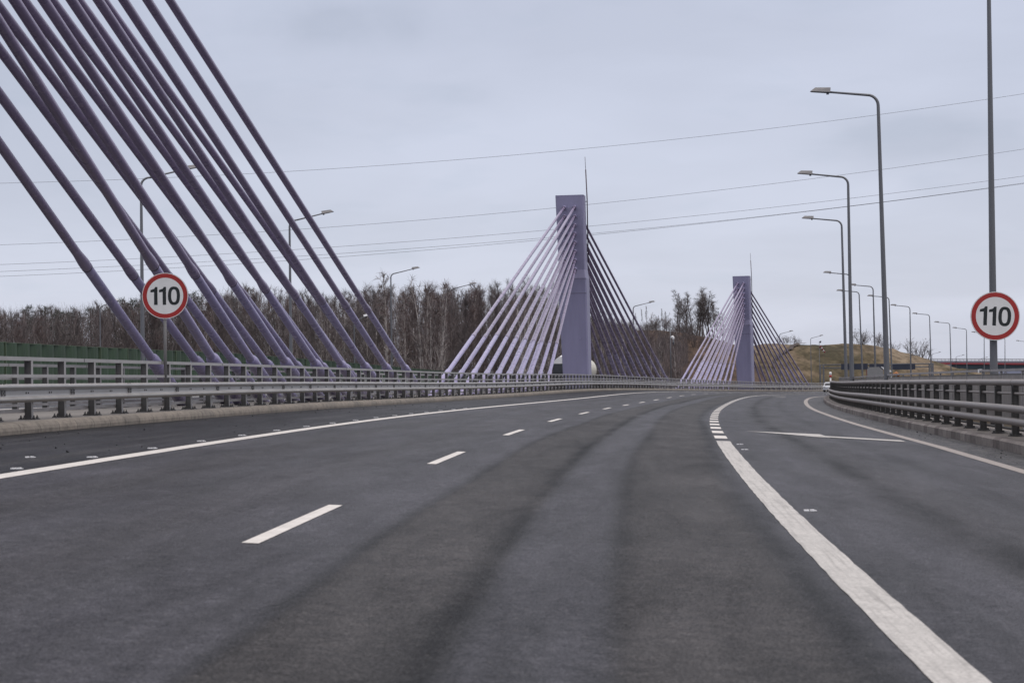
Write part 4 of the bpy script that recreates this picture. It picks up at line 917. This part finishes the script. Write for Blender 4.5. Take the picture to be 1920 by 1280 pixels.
# grey board seen from behind, white board, orange machine
def board(name, label, cat, Y, poly, mat, legs, zb=-7.2, lm=None):
    p0 = at(*poly[0], Y); t = thing(name, label, cat, (p0.x, Y, zb)); b = MB(); pts = [at(x, y, Y) for x, y in poly]; n = len(pts)
    vs = [(p.x-p0.x, -.04, p.z-zb) for p in pts]+[(p.x-p0.x, .04, p.z-zb) for p in pts]
    b.add(vs, [tuple(range(n)), tuple(range(n, 2*n))[::-1]]+[(i, (i+1) % n, n+(i+1) % n, n+i) for i in range(n)]); b.build('board', mat, t)
    for lx in legs:
        q = at(lx, 700, Y); b = MB(); b.tube([(q.x-p0.x, .09, 0), (q.x-p0.x, .09, -zb-.2)], .05, 8); b.build('leg', lm or M_lamp, t)
    return t
board('back_of_sign', 'plain grey board with cut corners seen from behind, right of the lamp poles', 'sign', 190, [(1626, 712), (1626, 692), (1630, 688.5), (1648, 687.5), (1656, 694), (1656, 712)], M_signb, (1631, 1652))
board('white_sign', 'white slanted sign board on two white posts half hidden by the thickest lamp pole', 'sign', 160, [(1651, 687), (1660, 689), (1671, 694.5), (1671, 697.5), (1660, 695)], M_white, (1658.5, 1671), lm=M_white)
board('red_marker', 'narrow rusty red post left of the plain grey board', 'post', 191, [(1624.3, 710), (1624.3, 692.5), (1626, 692.5), (1626, 710)], pbr('rusty red', (.16, .06, .05), .7), ())
q = at(1680, 704, 300); t = thing('orange_machine', 'small orange machine parked at the foot of the grassy hill', 'machine', (q.x, 300, -7.2))
zc_ = q.z+7.2; b = MB(); b.tube([(-.45, 0, zc_+.15), (0, 0, zc_+.3), (.45, 0, zc_-.1)], [.2, .38, .28], 8); b.build('body', M_orange, t); b = MB(); b.box((0, 0, zc_/2-.1), (.5, .5, zc_-.2)); b.build('mast', M_darkcab, t)
# ------------------------------------------------------------------ far overpass on the right
Yo = 640; t = thing('overpass_bridge', 'distant road bridge with red edge beam over dark girders behind the right 110 sign', 'bridge', (0, 0, 0))
def slab(name, x0, x1, y0a, y1a, y0b, y1b, Y, th, mat):
    b = MB(); p = [at(x0, y0a, Y), at(x1, y0b, Y), at(x1, y1b, Y), at(x0, y1a, Y)]
    b.add([*p, *[Vector((v.x, v.y+th, v.z)) for v in p]], [(3, 2, 1, 0), (4, 5, 6, 7), (0, 1, 5, 4), (1, 2, 6, 5), (2, 3, 7, 6), (3, 0, 4, 7)]); return b.build(name, mat, t)
slab('edge_beam', 1728, 2150, 679.5, 682.5, 681, 685, Yo, 9, M_redbr)
slab('girder', 1782, 2150, 682.6, 691.5, 685.1, 694, Yo+.4, 8.2, M_dkteal)
slab('deck_fascia', 1715, 2150, 676.2, 679.4, 677.5, 680.9, Yo+.2, 8.6, M_concg)
slab('handrail', 1715, 2150, 671.8, 673, 673.6, 674.8, Yo+.1, .15, M_galvp); slab('lower_handrail', 1715, 2150, 674.6, 675.3, 676, 676.7, Yo+.1, .12, M_galvp)
b = MB()
for px in range(1716, 2000, 7): a_ = at(px, 672.5, Yo+.3); c_ = at(px, 677.5, Yo+.3); b.box((a_+c_)/2, (.1, .1, a_.z-c_.z))
b.build('railing_posts', M_galvp, t)['kind'] = 'stuff'
b = MB(); pl = [(1762, 684), (1782, 683), (1782, 691), (1796, 697), (1800, 706), (1795, 712)]; pts = [at(x, y, Yo-.5) for x, y in pl]; n = len(pts)
b.add(pts+[p+Vector((0, 9, 0)) for p in pts], [tuple(range(n))[::-1], tuple(range(n, 2*n))]+[(i, (i+1) % n, n+(i+1) % n, n+i) for i in range(n)]); b.build('abutment', M_concg, t)
# low far buildings and thicket seen under the bridge
for x0_, x1_, y0_, lb in ((1884, 1960, 692.5, 'long pale blue grey shed under the overpass at the right edge'),):
    a_ = at(x0_, y0_, 900); c_ = at(x1_, 712, 900); tt = thing('shed', lb, 'building', (a_.x, 900, -7.5)); b = MB(); b.box(((c_.x-a_.x)/2, 6, (a_.z+7.5)/2), (c_.x-a_.x, 12, a_.z+7.5)); b.build('wall', pbr('pale blue cladding', (.30, .32, .42), .7, 0, .05, .2), tt)
    b = MB(); b.box(((c_.x-a_.x)/2, 6, a_.z+7.5+.25), (c_.x-a_.x+1, 13, .5)); b.build('roof', M_concg, tt)
for k, px in enumerate((1812, 1826, 1838, 1850, 1874)):
    q = at(px, 694+k % 2*2, 700); plant(BUSH[k % 3], px, 700, q.z+7.6, -7.6, 'faint brown thicket seen under the overpass', 'thickets under the overpass', 'bush', 'thicket', 1.4)
# ------------------------------------------------------------------ power lines
W = [([(0, 344), (530, 321), (960, 292), (1280, 262), (1480, 235), (1720, 204), (1920, 177)], 'highest thin power line crossing the sky from left to right'),
     ([(0, 459), (420, 440), (600, 426), (980, 396), (1260, 367), (1480, 341), (1720, 308), (1920, 280)], 'second highest power line, passing behind the top of the nearer pylon'),
     ([(0, 496), (420, 476), (830, 448), (980, 435.5), (1260, 409), (1480, 385), (1720, 357), (1920, 330)], 'third power line down, crossing behind the cables of the nearer pylon'),
     ([(0, 509), (420, 489), (980, 449), (1260, 423.5), (1480, 400), (1720, 370.5), (1920, 343)], 'upper of the two lowest power lines that merge at the right'),
     ([(0, 518), (420, 497), (980, 452.6), (1260, 425), (1480, 401), (1720, 371.5), (1920, 344)], 'lowest power line, merging with its neighbour at the right')]
for pl, lb in W:
    xs_ = np.array([p[0] for p in pl]); cf = np.polyfit(xs_, [p[1] for p in pl], 3); b = MB()
    b.tube([at(x, float(np.polyval(cf, x)), 175) for x in range(-300, 2230, 60)], .016, 6, caps=False)
    tag(b.build('power_line', M_wire), lb, 'power line', 'power lines across the sky')
# ------------------------------------------------------------------ vehicles
def xf(pts, o, rz): c_, s_ = math.cos(rz), math.sin(rz); return [Vector((o.x+x*c_-y*s_, o.y+x*s_+y*c_, o.z+z)) for x, y, z in pts]
sc_ = 288.5; o0 = P(sc_, .80, .0); t = thing('car', 'light silver car on the far bend, half hidden by the end of the tube railing', 'car', o0, head(sc_))
prof = [(-2.1, .35), (-2.12, .75), (-2.0, .92), (-1.75, .98), (-1.3, 1.38), (-.6, 1.47), (.3, 1.43), (1.0, 1.0), (1.9, .82), (2.1, .6), (2.12, .32)]
b = MB(); n = len(prof); hw = .87
def shp(x, w_): return [(w_*x*(1 if z < .95 else .86), y, z) for y, z in prof]
vs = shp(-1, hw)+shp(1, hw); b.add(vs, [tuple(range(n)), tuple(range(n, 2*n))[::-1]]+[(i, i+1, n+i+1, n+i) for i in range(n-1)]+[(n-1, 0, n, 2*n-1)]); b.build('body', M_carw, t)
b = MB(); b.add([(-.66, -1.72, 1.02), (.66, -1.72, 1.02), (.62, -1.36, 1.34), (-.62, -1.36, 1.34)], [(0, 1, 2, 3)]); b.add([(.79, -1.3, 1.0), (.79, .7, 1.0), (.755, .25, 1.36), (.755, -1.0, 1.36)], [(0, 1, 2, 3)]); b.add([(-.79, -1.3, 1.0), (-.79, .7, 1.0), (-.755, .25, 1.36), (-.755, -1.0, 1.36)], [(3, 2, 1, 0)])
for v in range(4): pass
bo = b.build('windows', M_glass, t)
for v in bo.data.vertices: v.co.x *= 1.03; v.co.y -= .02
for sx_ in (-1, 1):
    for y_ in (-1.35, 1.35):
        b = MB(); b.tube([(sx_*.70, y_, .32), (sx_*.90, y_, .32)], .32, 16); wh = b.build('wheel', M_rubber, t); b = MB(); b.tube([(sx_*.905, y_, .32), (sx_*.91, y_, .32)], .19, 12); b.build('rim', M_galv, wh)
    b = MB(); b.box((sx_*.66, -2.13, .78), (.3, .04, .12)); b.build('light', M_lens, t)
# tanker truck on the opposite road behind the nearer pylon; cab faces the camera
st_ = 196.0; o0 = P(st_, -14.0, .0); rz = head(st_)
t = thing('tanker_truck', 'truck with dark cab, white roof fairing and cream round tank passing behind the nearer pylon', 'truck', o0, rz)
b = MB(); b.box((0, -.1, 1.65), (2.4, 2.0, 2.1)); b.build('cab', M_darkcab, t)
b = MB(); b.add([(-1.1, -1.12, 1.7), (1.1, -1.12, 1.7), (1.05, -1.11, 2.55), (-1.05, -1.11, 2.55)], [(0, 1, 2, 3)]); b.build('windscreen', M_glass, t)
b = MB(); n = 9
pr_ = [(-1.15, 2.72), (-1.12, 2.95), (-.9, 3.35), (-.55, 3.62), (0, 3.72), (.55, 3.62), (.9, 3.35), (1.12, 2.95), (1.15, 2.72)]
vs = [(x, -.9, 2.72+(z-2.72)*.75) for x, z in pr_]+[(x, .6, z) for x, z in pr_]+[(x, 1.0, z) for x, z in pr_]
b.add(vs, [tuple(range(n))]+[(i, n+i, n+i+1, i+1) for i in range(n-1)]+[(n+i, 2*n+i, 2*n+i+1, n+i+1) for i in range(n-1)]+[tuple(range(2*n, 3*n))[::-1]], smooth=False); b.build('roof_fairing', M_white, t)
b = MB(); b.tube([(0, 1.6, 2.1), (0, 1.75, 2.1), (0, 2.1, 2.1), (0, 10.4, 2.1), (0, 10.75, 2.1), (0, 10.95, 2.1)], [.7, 1.05, 1.22, 1.22, 1.05, .6], 28); b.build('tank', M_cream, t)
b = MB(); b.box((0, 6, 3.38), (.5, 7, .06)); b.build('tank_walkway', M_galvp, t)
b = MB(); b.box((0, 5.2, .75), (1.0, 11, .3)); b.build('chassis', M_rubber, t)
for y_ in (.1, 2.8, 7.2, 8.5, 9.8):
    for sx_ in (-1, 1): b = MB(); b.tube([(sx_*.8, y_, .5), (sx_*1.18, y_, .5)], .5, 18); b.build('wheel', M_rubber, t)
for sx_ in (-1, 1): b = MB(); b.box((sx_*.9, -1.13, .95), (.35, .05, .2)); b.build('headlight', M_lens, t)
